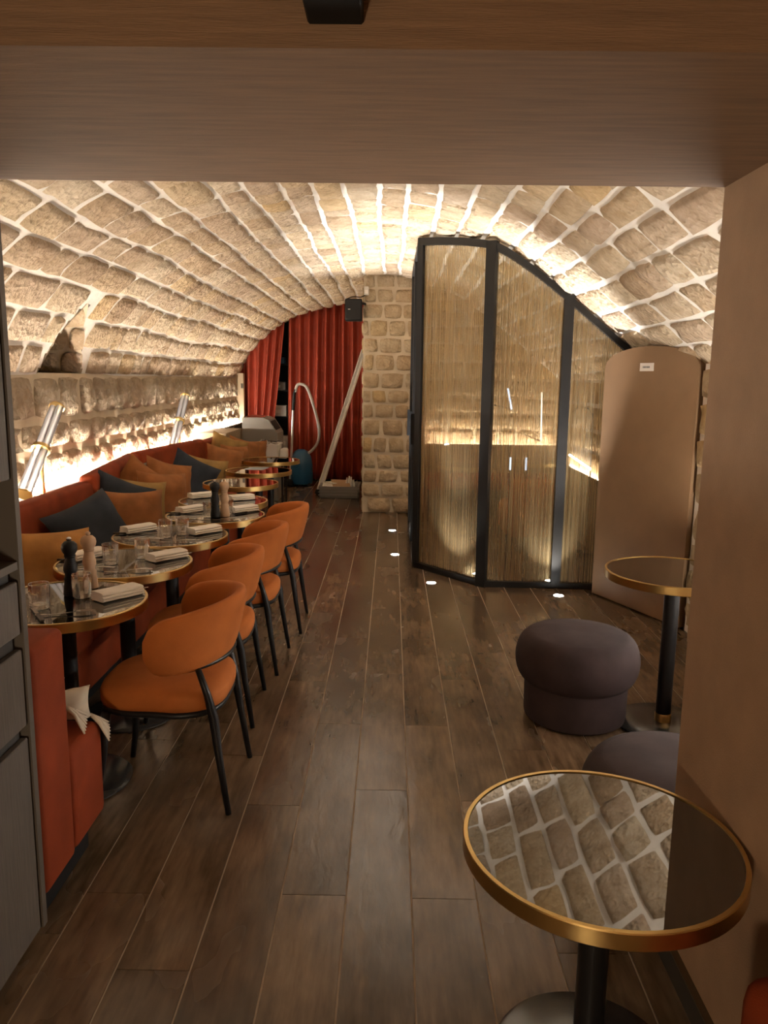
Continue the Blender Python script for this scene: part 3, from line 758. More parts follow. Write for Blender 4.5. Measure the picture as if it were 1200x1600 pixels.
gpos = [((-1.262, 2.70), 'ribbed tumbler beside the grey cabinet edge on the table nearest the bench end'), ((-1.168, 2.85), 'ribbed tumbler in front of the near pepper mills'), ((-1.25, 3.385), 'ribbed tumbler behind the near wooden mill on the second table'), ((-1.146, 3.508), 'ribbed tumbler beside the aisle-side napkin of the second table'),
        ((-1.175, 3.985), 'ribbed tumbler on the third table, on the wall side'), ((-1.107, 4.058), 'ribbed tumbler on the third table, on the aisle side'), ((-1.091, 4.60), 'ribbed tumbler on the wall side of the farther black mill'), ((-1.000, 4.705), 'ribbed tumbler on the aisle side of the farther black mill')]
for i, (p, l) in enumerate(gpos):
    o = GL if i == 0 else GL.copy()
    if i: COL.objects.link(o)
    place(o, (*p, TH + .001), l, 'glass', 'ribbed tumblers on the tables')
def make_mill(mat, label, dark):
    t = thing('pepper_mill', (0, 0, 0), label, 'pepper mill', 'pepper mills')
    MB().lathe([(0, 0), (.029, 0), (.030, .006), (.028, .03), (.024, .055), (.026, .066), (.0215, .075), (.0215, .085), (.026, .098), (.025, .112), (.0195, .135), (.018, .148), (.021, .152)], 28).build('body', mat, t, world=False)
    hd = MB().lathe([(.021, .153), (.020, .160), (.0275, .172), (.030, .185), (.0275, .199), (.018, .209), (.006, .212)], 28).build('head', mat, t, world=False)
    BASE[hd.name] = Vector((0, 0, 0))
    MB().lathe([(.006, .211), (.0095, .216), (.010, .221), (.006, .226), (0, .227)], 16).build('knob', 'steel' if dark else mat, hd, world=False)
    return t
mk = make_mill('mill_black', 'black pepper mill on the table nearest the bench end', 1); mk.location = (-1.218, 2.875, TH + .001)
mw = make_mill('wood_mill', 'pale wooden pepper mill on the table nearest the bench end', 0); mw.location = (-1.188, 2.985, TH + .001)
dup(mk, (-1.048, 4.585, TH + .001), 'black pepper mill on the fourth table')
dup(mw, (-1.000, 4.625, TH + .001), 'pale wooden pepper mill on the fourth table'); 
# napkins: thick folded roll with visible layers
def napkin_mb():
    mb = MB(); lay = []
    n = 14; ln = .088
    for k, (w, z, th) in enumerate(((.046, .0055, .0055), (.045, .0165, .0055), (.040, .0275, .0065))):
        vs = []; fs = []; m = 10
        for i in range(n + 1):
            y = -ln + 2 * ln * i / n; dz = .002 * noise.noise(Vector((y * 20, k, 2)))
            for j in range(m):
                a = 2 * PI * j / m; c, s_ = math.cos(a), math.sin(a)
                vs.append((w * abs(c) ** .5 * (1 if c > 0 else -1) + .003 * noise.noise(Vector((y * 9, k * 3, 0))), y, z + dz + th * abs(s_) ** .6 * (1 if s_ > 0 else -1) * (1 + .25 * math.sin(6 * y + k))))
        for i in range(n):
            for j in range(m): l = (j + 1) % m; fs.append((i * m + j, i * m + l, (i + 1) * m + l, (i + 1) * m + j))
        fs.append(tuple(range(m - 1, -1, -1))); fs.append(tuple(n * m + j for j in range(m)))
        mb.add(vs, fs)
    return mb
NP = napkin_mb().build('folded_napkin', 'linen', smooth=1.0)
npos = [((-1.035, 2.86), R(-38), 'folded linen napkin on the aisle side of the nearest table'), ((-1.40, 3.50), R(-30), 'folded linen napkin half hidden behind the near pepper mills'), ((-1.03, 3.50), R(-40), 'folded linen napkin on the aisle side of the second table'),
        ((-1.365, 4.13), R(-40), 'folded linen napkin on the cushion side of the third table'), ((-1.005, 4.12), R(-40), 'folded linen napkin on the aisle side of the third table'), ((-1.245, 4.78), R(-40), 'folded linen napkin beside the farther pepper mills, wall side'),
        ((-.925, 4.82), R(-45), 'folded linen napkin beside the farther pepper mills, aisle side'), ((-1.32, 5.36), R(-50), 'folded linen napkin on the wall side of the fifth table'), ((-1.03, 5.28), R(-50), 'folded linen napkin on the aisle side of the fifth table')]
for i, (p, rz, l) in enumerate(npos):
    o = NP if i == 0 else NP.copy()
    if i: COL.objects.link(o)
    place(o, (*p, TH + .001), l, 'napkin', 'folded napkins on the tables', rz)
# cutlery
def flat(outline, th, z0=0, arch=None):
    mb = MB(); n = len(outline)
    zt = lambda x, y: z0 + (arch(y) if arch else 0)
    mb.add([(x, y, zt(x, y)) for x, y in outline] + [(x, y, zt(x, y) + th) for x, y in outline], [tuple(range(n - 1, -1, -1)), tuple(range(n, 2 * n))] + [(i, (i + 1) % n, n + (i + 1) % n, n + i) for i in range(n)])
    return mb
def make_fork():
    t = thing('fork', (0, 0, 0), '', 'fork', 'forks on the tables')
    ar = lambda y: .012 * max(0, (y + .02) / .12) ** 1.0 * (1 - .6 * max(0, (y - .06) / .04)) if y > -.02 else .004 * max(0, (-y - .06) / .05)
    pts = []
    ysamp = [-.10, -.08, -.05, -.02, .0, .02, .04, .05]
    wd = [.006, .0065, .004, .003, .0028, .004, .009, .0115]
    mb = MB()
    vs = []; fs = []
    for y, w in zip(ysamp, wd): vs += [(-w, y, ar(y)), (w, y, ar(y)), (w, y, ar(y) + .002), (-w, y, ar(y) + .002)]
    for i in range(len(ysamp) - 1):
        for j in range(4): l = (j + 1) % 4; fs.append((i * 4 + j, i * 4 + l, (i + 1) * 4 + l, (i + 1) * 4 + j))
    fs += [(3, 2, 1, 0), tuple(len(vs) - 4 + j for j in range(4))]
    mb.add(vs, fs).build('handle', 'steel', t, world=False)
    for k in range(4):
        x = -.0094 + .0063 * k
        MB().tube([(x, .049, ar(.05) + .001), (x, .075, ar(.075)), (x * .95, .10, ar(.10))], [.0017, .0015, .0008], 5).build('tine', 'steel', t, world=False)
    return t
def make_knife():
    t = thing('knife', (0, 0, 0), '', 'knife', 'knives on the tables')
    flat([(-.007, -.11), (.007, -.11), (.0065, -.02), (-.0065, -.02)], .006, .0).build('handle', 'dark_steel', t, smooth=0, world=False)
    flat([(-.005, -.02), (.0065, -.02), (.008, .03), (.007, .08), (.002, .11), (-.004, .11), (-.005, .05)], .0018, .002).build('blade', 'steel', t, smooth=0, world=False)
    return t
fk = make_fork(); kn = make_knife()
onames = ['nearest', 'second', 'third', 'fourth', 'fifth']
ff = kf = True
for ti in range(5):
    tx, ty = TROW[ti]
    for side, (dx, dy, rz, kx, ky, krz) in (('aisle', (.075, -.17, R(-72), .19, .10, R(-38))), ('wall', (-.10, -.13, R(28) if ti == 0 else R(-88), -.20, .02, R(-84)))):
        l = 'steel fork on the %s side of the %s table' % (side, onames[ti])
        if ti == 4 and side == 'wall': continue
        if ff: fk.location = (tx + dx, ty + dy, TH + .002); fk.rotation_euler = (0, 0, rz); fk['label'] = l; ff = False
        else: dup(fk, (tx + dx, ty + dy, TH + .002), l, rz)
        l = 'dark-handled knife on the %s side of the %s table' % (side, onames[ti])
        if ti == 0 and side == 'wall': kx, ky, krz = -.03, -.17, R(-35 + 70)
        if kf: kn.location = (tx + kx, ty + ky, TH + .002); kn.rotation_euler = (0, 0, krz); kn['label'] = l; kf = False
        else: dup(kn, (tx + kx, ty + ky, TH + .002), l, krz)

# ------------------------------------------------------------------ tube lamps on the ledge
def make_lamp():
    t = thing('tube_lamp', (0, 0, 0), '', 'lamp', 'tilted tube lamps on the ledge')
    MB().lathe([(0, 0), (.045, 0), (.045, .012), (0, .012)], 28).build('base', 'brass', t, world=False)
    MB().lathe([(.013, .012), (.011, .10), (.0095, .285)], 16).build('stem', 'brass', t, world=False)
    d = Vector((0, .73, .68)).normalized(); c = Vector((0, 0, .285))
    q = d.to_track_quat('Z', 'Y').to_matrix().to_4x4()
    def part(prof, name, mat, off=0.0, n=28, dx=0.0):
        m = MB().lathe(prof, n, c=(dx, 0, 0)); m.xform(Matrix.Translation(c) @ q); return m.build(name, mat, t, world=False)
    for dx in (-.021, .021):
        part([(.0235, .012), (.0235, .355)], 'glass_tube', 'tube', dx=dx); part([(.0235, -.345), (.0235, -.012)], 'glass_tube', 'tube', dx=dx)
    part([(0, -.012), (.056, -.012), (.056, .012), (0, .012)], 'brass_ring', 'brass')
    part([(0, .355), (.047, .355), (.047, .363), (0, .363)], 'end_cap', 'brass'); part([(0, -.357), (.047, -.357), (.047, -.345), (0, -.345)], 'end_cap', 'brass')
    return t
lp = make_lamp(); lp.location = (-2.13, 4.70, .831); lp['label'] = 'tilted glass tube lamp with brass stem nearer the grey cabinet'
dup(lp, (-2.14, 7.85, .831), 'tilted glass tube lamp with brass stem farther down the ledge')

# ------------------------------------------------------------------ curtains
def curtain(xa, xb, xat, xbt, y, label, folds, seed):
    mb = MB(); nx = folds * 10; nz = 14; vs = []; fs = []
    for i in range(nx + 1):
        f = i / nx; xt = xat + (xbt - xat) * f; zt = min(vault_z(xt) + .03, 2.75)
        for k in range(nz + 1):
            g = k / nz; z = .015 + (zt - .015) * g; x = xa + (xb - xa) * f + ((xat + (xbt - xat) * f) - (xa + (xb - xa) * f)) * g ** .8
            ph = f * folds * 2 * PI + 1.1 * math.sin(f * 7 + seed) + .35 * math.sin(3 * g + f * 9 + seed)
            am = .075 * (.75 + .5 * noise.noise(Vector((f * 6, seed, 0))))
            vs.append((x + .012 * math.cos(ph), y - am * math.sin(ph) - .02 * noise.noise(Vector((f * 14, g * 2.5, seed))), z))
    for i in range(nx):
        for k in range(nz): fs.append((i * (nz + 1) + k, i * (nz + 1) + k + 1, (i + 1) * (nz + 1) + k + 1, (i + 1) * (nz + 1) + k))
    mb.add(vs, fs); o = mb.build('curtain', 'red_curtain', smooth=9)
    sm = o.modifiers.new('thickness', 'SOLIDIFY'); sm.thickness = .006
    return tag(o, label, 'curtain', 'red velvet curtains')
curtain(-2.27, -1.93, -2.32, -1.60, 11.86, 'red velvet curtain beside the pale wooden post', 5, 1.0)
curtain(-1.60, -.34, -1.56, -.34, 11.90, 'red velvet curtain behind the vacuum cleaner and leaning pole', 9, 3.3)
# shelves with boxes glimpsed in the curtain gap
sh = thing('storage_shelf', (-1.75, 12.2, 0), 'dark storage shelf seen through the curtain gap', 'shelf')
for z_ in (.45, .95, 1.35, 1.75): MB().box((-2.0, 12.05, z_), (-1.45, 12.33, z_ + .02)).build('shelf_board', 'black_matte', sh, smooth=0)
for x_ in (-2.0, -1.47): MB().box((x_, 12.05, 0), (x_ + .02, 12.33, 1.9)).build('upright', 'black_matte', sh, smooth=0)
for (x_, z_, w, h_, m_, l) in ((-1.83, 1.37, .2, .13, 'grey_plastic', 'grey carton on the shelf behind the curtain gap'), (-1.84, 1.155, .22, .0, 'x', ''), (-1.84, .97, .22, .17, 'white_plastic', 'pale carton on the shelf behind the curtain gap'), (-1.80, 1.77, .16, .10, 'blue_plastic', 'dark blue carton high on the shelf behind the curtain gap'), (-1.72, .47, .14, .2, 'white_plastic', 'small pale canister low behind the curtain gap')):
    if m_ == 'x': continue
    t = thing('carton', (x_ + w / 2, 12.15, z_), l, 'box', 'cartons behind the curtain')
    MB().rbox((x_, 12.06, z_ + .001), (x_ + w, 12.24, z_ + h_), .006, 1).build('body', m_, t); MB().box((x_ + .02, 12.055, z_ + h_ * .3), (x_ + w * .6, 12.06, z_ + h_ * .6)).build('label_sticker', 'linen', t, smooth=0)

# ------------------------------------------------------------------ machine, crate, vacuum, pole, floor tray
mc = thing('grey_machine', (-1.66, 10.1, 0), 'grey slope-fronted machine standing behind the white crate', 'machine')
prf = [(-1.885, .0), (-1.44, .0), (-1.44, .86), (-1.55, 1.03), (-1.62, 1.06), (-1.885, 1.06)]
MB().hull8([(x, 9.85, z) for x, z in prf], [(x, 10.4, z) for x, z in prf]).build('housing', 'grey_plastic', mc, smooth=0)
sl = Vector((.11, 0, -.17)).normalized()
MB().hull8([(-1.535, 9.92, 1.012), (-1.465, 9.92, .904), (-1.465, 10.3, .904), (-1.535, 10.3, 1.012)], [(-1.531, 9.92, 1.016), (-1.461, 9.92, .908), (-1.461, 10.3, .908), (-1.531, 10.3, 1.016)]).build('control_panel', 'black_matte', mc, smooth=0)
MB().rbox((-1.84, 9.9, 1.06), (-1.64, 10.3, 1.072), .004, 1).build('lid', 'red_curtain', mc)
cr = thing('white_crate', (-1.47, 9.05, 0), 'white plastic crate of cutlery behind the farthest bare table', 'crate')
def crate(x0, x1, y0, y1, z0, z1, th, mat, par, ribs=0):
    MB().box((x0, y0, z0), (x1, y1, z0 + th)).build('bottom', mat, par, smooth=0)
    for nm, a, b in (('side', (x0, y0, z0), (x1, y0 + th, z1)), ('side', (x0, y1 - th, z0), (x1, y1, z1)), ('side', (x0, y0, z0), (x0 + th, y1, z1)), ('side', (x1 - th, y0, z0), (x1, y1, z1))):
        MB().rbox(a, b, .004, 1).build(nm, mat, par)
    e = .012
    MB().box((x0 - e, y0 - e, z1 - .02), (x1 + e, y0, z1)).box((x0 - e, y1, z1 - .02), (x1 + e, y1 + e, z1)).box((x0 - e, y0, z1 - .02), (x0, y1, z1)).box((x1, y0, z1 - .02), (x1 + e, y1, z1)).build('rim', mat, par, smooth=0)
crate(-1.64, -1.31, 8.97, 9.30, .60, .80, .012, 'white_plastic', cr)
MB().rbox((-1.30, 9.05, .62), (-1.22, 9.25, .74), .02, 2).build('side_handle', 'white_plastic', cr)
st = thing('low_stand', (-1.47, 9.1, 0), 'dark low stand under the white crate', 'stand')
MB().box((-1.66, 8.95, .57), (-1.24, 9.34, .60)).build('top', 'black_matte', st, smooth=0)
for x_ in (-1.65, -1.27):
    for y_ in (8.96, 9.31): MB().box((x_, y_, 0), (x_ + .02, y_ + .02, .57)).build('leg', 'black_matte', st, smooth=0)
for q in range(16):
    a = random.uniform(-.6, .6); x_, y_ = random.uniform(-1.58, -1.38), random.uniform(9.02, 9.24); z_ = .79 + random.uniform(0, .03)
    o = MB().tube([(-.07, 0, 0), (.04, 0, .01), (.06, 0, .014), (.085, 0, .008)], [.004, .003, .010, .004], 6).build('spoon', 'steel' if q % 3 else 'dark_steel', smooth=9)
    o.location = (x_, y_, z_); o.rotation_euler = (0, random.uniform(-.35, .1), random.uniform(0, 6.28)); tag(o, 'metal spoon heaped in the white crate', 'spoon', 'spoons in the white crate')
vc = thing('vacuum_cleaner', (-1.33, 11.35, 0), 'blue canister vacuum cleaner in front of the red curtain', 'vacuum cleaner')
mb = MB().lathe([(0, .03), (.16, .03), (.17, .08), (.165, .30), (.145, .42), (.10, .50), (.05, .53), (0, .535)], 28, c=(-1.31, 11.35, 0)); mb.build('body', 'blue_plastic', vc)
for dx, dy in ((-.12, -.1), (.12, -.1), (.1, .12), (-.1, .12)): MB().lathe([(0, 0), (.03, 0), (.035, .02), (.02, .04), (0, .045)], 12, c=(-1.31 + dx, 11.35 + dy, 0)).build('wheel', 'black_matte', vc)
MB().rbox((-1.62, 11.2, 0), (-1.42, 11.34, .10), .03, 3).build('floor_head', 'black_matte', vc)
MB().tube([(-1.47, 11.28, .08), (-1.45, 11.3, .44), (-1.42, 11.3, 1.12)], [.019, .018, .017], 10).build('wand', 'alu', vc)
MB().tube([(-1.42, 11.3, 1.10), (-1.41, 11.3, 1.22), (-1.40, 11.28, 1.34), (-1.37, 11.28, 1.42)], [.02, .024, .022, .02], 10).build('handle', 'black_matte', vc)
def spl(pts, k=6):
    pts = [Vector(p) for p in pts]; out = []; n = len(pts)
    for i in range(n - 1):
        p0, p1, p2, p3 = [pts[max(0, min(n - 1, j))] for j in (i - 1, i, i + 1, i + 2)]
        for q in range(k):
            t = q / k; out.append(.5 * ((2 * p1) + (p2 - p0) * t + (2 * p0 - 5 * p1 + 4 * p2 - p3) * t * t + (3 * p1 - p0 - 3 * p2 + p3) * t ** 3))
    return out + [pts[-1]]
MB().tube(spl([(-1.385, 11.28, 1.36), (-1.36, 11.28, 1.45), (-1.306, 11.28, 1.476), (-1.215, 11.28, 1.42), (-1.12, 11.28, 1.16), (-1.045, 11.28, .85), (-1.06, 11.3, .66), (-1.13, 11.3, .54), (-1.22, 11.33, .47), (-1.30, 11.35, .43)]), .021, 10).build('hose', 'hose', vc, smooth=9)
pb, pt = Vector((-.975, 10.42, .02)), Vector((-.395, 11.2, 1.965))
po = thing('leaning_pole', pb, 'long pale metal rail leaning across the red curtain', 'pole')
d = pt - pb; q = d.to_track_quat('Z', 'Y').to_matrix().to_4x4(); T_ = Matrix.Translation(pb) @ q
for (a, b, nm, m_) in (((-.034, -.016, 0), (.034, -.008, d.length), 'web', 'alu'), ((-.038, -.016, 0), (-.030, .016, d.length), 'flange', 'white_plastic'), ((.030, -.016, 0), (.038, .016, d.length), 'flange', 'white_plastic')):
    MB().box(a, b).xform(T_).build(nm, m_, po, smooth=0)
MB().rbox((-.045, -.03, -.015), (.045, .03, .05), .008, 1).xform(T_).build('foot', 'black_matte', po)
ft = thing('floor_crate', (-.67, 10.4, 0), 'grey ribbed crate on the floor at the foot of the stone pier', 'crate')
crate(-.93, -.42, 10.10, 10.62, 0.003, .16, .014, 'crate_grey', ft)
for z_ in (.04, .08, .12): MB().box((-.945, 10.088, z_), (-.405, 10.10, z_ + .014)).build('rib', 'crate_grey', ft, smooth=0)
o = MB().rbox((-.12, -.14, 0), (.12, .14, .012), .004, 1).build('envelope', 'kraft'); o.location = (-.66, 10.3, .165); o.rotation_euler = (.25, .05, .2); tag(o, 'brown paper envelope lying in the grey floor crate', 'envelope')
for q in range(3):
    o = MB().rbox((-.10, -.07, 0), (.10, .07, .008), .003, 1).build('paper_bundle', 'linen'); o.location = (-.80 + .02 * q, 10.24 + .05 * q, .155 + .012 * q); o.rotation_euler = (.1, .06, .5 * q); tag(o, 'white folded paper in the grey floor crate', 'paper', 'papers in the floor crate')
for q in range(7):
    o = MB().lathe([(0, 0), (.022, 0), (.022, .07), (.010, .09), (.010, .12), (0, .12)], 12).build('small_bottle', 'white_plastic'); o.location = (-.585 + .03 * (q % 4), 10.34 + .07 * (q // 4) + .02 * (q % 2), .10 + .02 * (q % 3)); tag(o, 'small white bottle standing in the grey floor crate', 'bottle', 'bottles in the floor crate')

# ------------------------------------------------------------------ speaker and sensor
sp = thing('speaker', (-.43, 9.05, 2.2), 'black wall speaker at the top of the stone pier', 'speaker')
MB().rbox((-.535, 8.95, 2.205), (-.345, 9.12, 2.445), .012, 2).build('cabinet', 'black_matte', sp)
MB().rbox((-.525, 8.943, 2.215), (-.355, 8.952, 2.435), .006, 1).build('grille', 'black_metal', sp)
MB().box((-.50, 8.940, 2.325), (-.475, 8.943, 2.332)).build('badge', 'white_plastic', sp, smooth=0)
MB().tube([(-.36, 9.04, 2.40), (-.31, 9.08, 2.40), (-.31, 9.11, 2.40)], .012, 8).build('bracket', 'black_metal', sp)
MB().tube(spl([(-.53, 9.1, 2.45), (-.46, 9.08, 2.475), (-.36, 9.075, 2.475), (-.31, 9.08, 2.50)], 4), .006, 6).build('cable', 'black_metal', sp)
se = thing('wall_sensor', (-.295, 9.06, 2.49), 'small white sensor box above the black speaker', 'sensor')
MB().rbox((-.325, 9.045, 2.495), (-.272, 9.08, 2.59), .006, 2).build('housing', 'white_plastic', se); MB().box((-.315, 9.043, 2.51), (-.282, 9.045, 2.55)).build('lens', 'linen', se, smooth=0)

# ------------------------------------------------------------------ glass booth
A_, B_, Mu, C_ = Vector((.23, 6.41)), Vector((.712, 5.81)), Vector((1.272, 5.785)), Vector((1.75, 5.765))
bo = thing('glass_partition', (1.0, 6.0, 0), 'black-framed glass partition with gold wire cloth following the curve of the vault', 'partition')
def zt(p): return vault_z(p.x) - .035
def bar(p0, p1, w, dpt, name, par=bo, mat='black_frame'):
    """straight bar of rectangular section between two 3-D points; w along the pane, dpt across"""
    p0, p1 = Vector(p0), Vector(p1); t = (p1 - p0).normalized(); pl_ = par['pl'] if 'pl' in par else None
    return t
def panel(p, q, name):
    d = (q - p); Ln = d.length; d.normalize(); nn = Vector((-d.y, d.x))
    if nn.y > 0: nn = -nn
    def pt(u, z, off=0): w_ = p + d * u + nn * off; return Vector((w_.x, w_.y, z))
    n = 12; us = [Ln * i / n for i in range(n + 1)]; tops = [zt(p + d * u) for u in us]; fw = .035; dp = .03
    # top rail follows the vault
    vs = []; fs = []
    for u, z in zip(us, tops): vs += [pt(u, z - .055, dp), pt(u, z, dp), pt(u, z, -dp), pt(u, z - .055, -dp)]
    for i in range(n):
        for k in range(4): l = (k + 1) % 4; fs.append((i * 4 + k, (i + 1) * 4 + k, (i + 1) * 4 + l, i * 4 + l))
    fs += [(0, 1, 2, 3), tuple(n * 4 + 3 - k for k in range(4))]
    MB().add(vs, fs).build('top_rail', 'black_frame', bo, smooth=0)
    MB().hull8([pt(0, .0, dp), pt(Ln, .0, dp), pt(Ln, 0, -dp), pt(0, 0, -dp)], [pt(0, .045, dp), pt(Ln, .045, dp), pt(Ln, .045, -dp), pt(0, .045, -dp)]).build('bottom_rail', 'black_frame', bo, smooth=0)
    # glass and wire cloth (real thickness)
    def sheet(off, th, nm, mat, m0=.02):
        vs = []; fs = []
        for u, z in zip(us, tops):
            u = min(max(u, m0), Ln - m0); vs += [pt(u, .04, off), pt(u, z - .05, off), pt(u, z - .05, off - th), pt(u, .04, off - th)]
        for i in range(n):
            for k in range(4): l = (k + 1) % 4; fs.append((i * 4 + k, (i + 1) * 4 + k, (i + 1) * 4 + l, i * 4 + l))
        return MB().add(vs, fs).build(nm, mat, bo, smooth=0)
    sheet(.012, .006, 'pane', 'pane')
    m = MB(); vs = []; fs = []
    for u, z in zip(us, tops): u = min(max(u, .02), Ln - .02); vs += [pt(u, .04, -.006), pt(u, z - .05, -.006)]
    for i in range(n): fs.append((2 * i, 2 * i + 2, 2 * i + 3, 2 * i + 1))
    m.add(vs, fs).build('wire_cloth', 'wire_cloth', bo, smooth=0)
    m = MB(); u = .03
    while u < Ln - .03:
        z = zt(p + d * u) - .05; m.tube([pt(u, .045, -.004), pt(u, z, -.004)], random.choice((.0008, .0012, .0016)), 4, cap=False); u += random.uniform(.006, .022)
    o = m.build('gold_wires', 'gold', bo, smooth=0); o['kind'] = 'stuff'
panel(A_, B_, 'a'); panel(B_, Mu, 'b'); panel(Mu, C_, 'c')
def post(p, w, dpt, ang, top=None):
    m = MB().box((-w / 2, -dpt / 2, 0), (w / 2, dpt / 2, (top or zt(p)))); m.xform(Matrix.Translation((p.x, p.y, 0)) @ Matrix.Rotation(ang, 4, 'Z')); return m.build('post', 'black_frame', bo, smooth=0)
post(A_, .05, .06, R(-40)); post(B_, .075, .07, R(-28)); post(Mu, .07, .06, R(-2)); post(C_, .05, .06, 0)
# side run with the sliding door
dr = thing('booth_door', (.22, 7.3, 0), 'narrow black-framed glass door on the side of the partition', 'door')
zl = vault_z(.25) - .05
for y_ in (6.46, 7.22, 7.30, 8.25): MB().box((.195, y_, 0), (.235, y_ + .045, zl)).build('stile', 'black_frame', dr, smooth=0)
for a, b in ((6.46, 7.26), (7.30, 8.29)):
    for z_ in (0.0, zl - .045): MB().box((.195, a, z_), (.235, b, z_ + .045)).build('rail', 'black_frame', dr, smooth=0)
    MB().box((.212, a + .03, .04), (.218, b - .03, zl - .04)).build('pane', 'pane', dr, smooth=0)
for y_ in (6.56, 7.0): MB().box((.165, y_, 1.02), (.195, y_ + .03, 1.28)).build('handle', 'black_matte', dr, smooth=0)
MB().box((.17, 8.18, .98), (.20, 8.21, 1.25)).build('handle', 'black_matte', dr, smooth=0)
# inside the booth
bn = thing('booth_bench', (1.25, 9.3, 0), 'brown panelled bench back along the booth rear wall', 'bench')
MB().box((.42, 9.35, .0), (2.03, 9.58, .76)).box((.42, 9.35, .76), (2.03, 9.37, .80)).build('panel', 'copper_panel', bn, smooth=0)
MB().rbox((.42, 8.95, .30), (2.0, 9.35, .46), .03, 3).build('seat', 'rust', bn)
MB().box((.44, 9.0, 0), (2.0, 9.35, .30)).build('plinth', 'black_matte', bn, smooth=0)
tag(MB().rbox((.45, 9.47, .762), (2.0, 9.49, .774), .003, 1).build('light_strip', 'led_booth'), 'glowing strip on the rear ledge inside the glass booth', 'light strip')
bl = thing('booth_ledge', (1.96, 7.5, 0), 'beige side ledge behind the glass next to the brown door', 'ledge')
MB().box((1.88, 6.2, 0), (2.05, 8.9, .60)).box((1.88, 6.2, .60), (1.895, 8.9, .675)).build('body', 'beige', bl, smooth=0)
tag(MB().rbox((1.98, 6.3, .602), (2.0, 8.85, .614), .003, 1).build('light_strip', 'led_booth'), 'glowing strip on the side ledge inside the glass booth', 'light strip')
ob = thing('orange_tub_chair', (1.33, 7.3, 0), 'orange tub chair seen through the middle glass panel', 'chair')
MB().rbox((1.06, 7.05, .14), (1.60, 7.50, .44), .05, 3).build('seat', 'orange', ob); MB().rbox((1.08, 6.98, .14), (1.58, 7.10, .68), .05, 3).build('backrest', 'orange', ob)
for x_ in (1.10, 1.54):
    for y_ in (7.05, 7.44): MB().tube([(x_, y_, 0), (x_, y_, .15)], .012, 8).build('leg', 'black_metal', ob)
am = thing('arched_frame', (1.70, 7.0, 0), 'thin arched metal frame standing behind the right-hand glass panel', 'frame')
pa = [(1.60, 7.0, .02), (1.60, 7.0, 1.2)] + [(1.705 - .105 * math.cos(PI * i / 12), 7.0, 1.23 + .11 * math.sin(PI * i / 12)) for i in range(13)] + [(1.81, 7.0, 1.2), (1.81, 7.0, .02)]
MB().tube(pa, .006, 6).build('hoop', 'black_metal', am); MB().box((1.56, 6.93, 0), (1.85, 7.07, .02)).build('foot', 'black_metal', am, smooth=0)
for (x_, y_, z_, h_, rl, l) in ((1.075, 7.0, 1.31, .19, R(12), 'slanting bluish reflection of the middle glass panel, made as a glowing tube'), (1.085, 7.0, .765, .115, 0, 'short bluish reflection of the middle glass panel, made as a glowing tube, nearer the chamfered panel'), (1.225, 7.0, .765, .115, 0, 'short bluish reflection of the middle glass panel, made as a glowing tube, nearer the mullion'), (1.545, 8.0, .95, .50, R(2), 'tall slim light tube behind the mullion of the glass partition')):  # the bluish tubes are added to imitate reflections in the glass
    t = thing('reflection_or_lamp_tube', (x_, y_, z_), l, 'lamp', 'light tubes in the booth')
    m = MB().lathe([(0, 0), (.008, 0), (.008, h_), (0, h_)], 12); m.xform(Matrix.Rotation(-rl, 4, 'Y')); m.build('tube', 'blue_reflection' if y_ < 7.5 else 'bulb', t, world=False)
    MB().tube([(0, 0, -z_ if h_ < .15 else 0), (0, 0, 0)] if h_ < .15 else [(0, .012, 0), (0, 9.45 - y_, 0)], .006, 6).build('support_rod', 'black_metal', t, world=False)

# ------------------------------------------------------------------ arched brown door
dl, drr = Vector((1.518, 5.632)), Vector((1.870, 4.812))
dd = thing('arched_door', (1.70, 5.2, 0), 'plain brown arched door leaf with a small white label plate', 'door')
du_ = (drr - dl); DL = du_.length; du_.normalize(); dn_ = Vector((du_.y, -du_.x))
if dn_.y > 0: dn_ = -dn_
def dp_(u, z, off=0): w = dl + du_ * u + dn_ * off; return Vector((w.x, w.y, z))
oc = [(0, .01), (DL, .01)] + [(DL / 2 + DL / 2 * math.cos(PI * i / 24), 1.645 + .155 * math.sin(PI * i / 24) ** .8) for i in range(25)]
MB().hull8([dp_(u, z, 0) for u, z in oc], [dp_(u, z, -.045) for u, z in oc]).build('leaf', 'door_brown', dd, smooth=.5)
pu = DL * .475
MB().hull8([dp_(pu - .058, 1.637, .003), dp_(pu + .072, 1.637, .003), dp_(pu + .072, 1.690, .003), dp_(pu - .058, 1.690, .003)], [dp_(pu - .058, 1.637, 0), dp_(pu + .072, 1.637, 0), dp_(pu + .072, 1.690, 0), dp_(pu - .058, 1.690, 0)]).build('label_plate', 'plate', dd, smooth=0)
m = MB(); u = pu - .030
for w in (.008, .007, .009, .007, .005, .008, .009, .007):
    m.hull8([dp_(u, 1.657, .0036), dp_(u + w - .002, 1.657, .0036), dp_(u + w - .002, 1.669, .0036), dp_(u, 1.669, .0036)], [dp_(u, 1.657, .003), dp_(u + w - .002, 1.657, .003), dp_(u + w - .002, 1.669, .003), dp_(u, 1.669, .003)]); u += w + .001
m.build('lettering', 'print', dd, smooth=0)
jb = struct(MB().hull8([(1.885, 4.86, 0), (1.915, 4.86, 0), (1.60, 5.75, 0), (1.555, 5.73, 0)], [(1.885, 4.86, 1.70), (1.915, 4.86, 1.70), (1.60, 5.75, 1.60), (1.555, 5.73, 1.60)]).build('shadow_gap', 'dark_void', smooth=0))  # near-black strip standing in for shadow in the gap behind the door
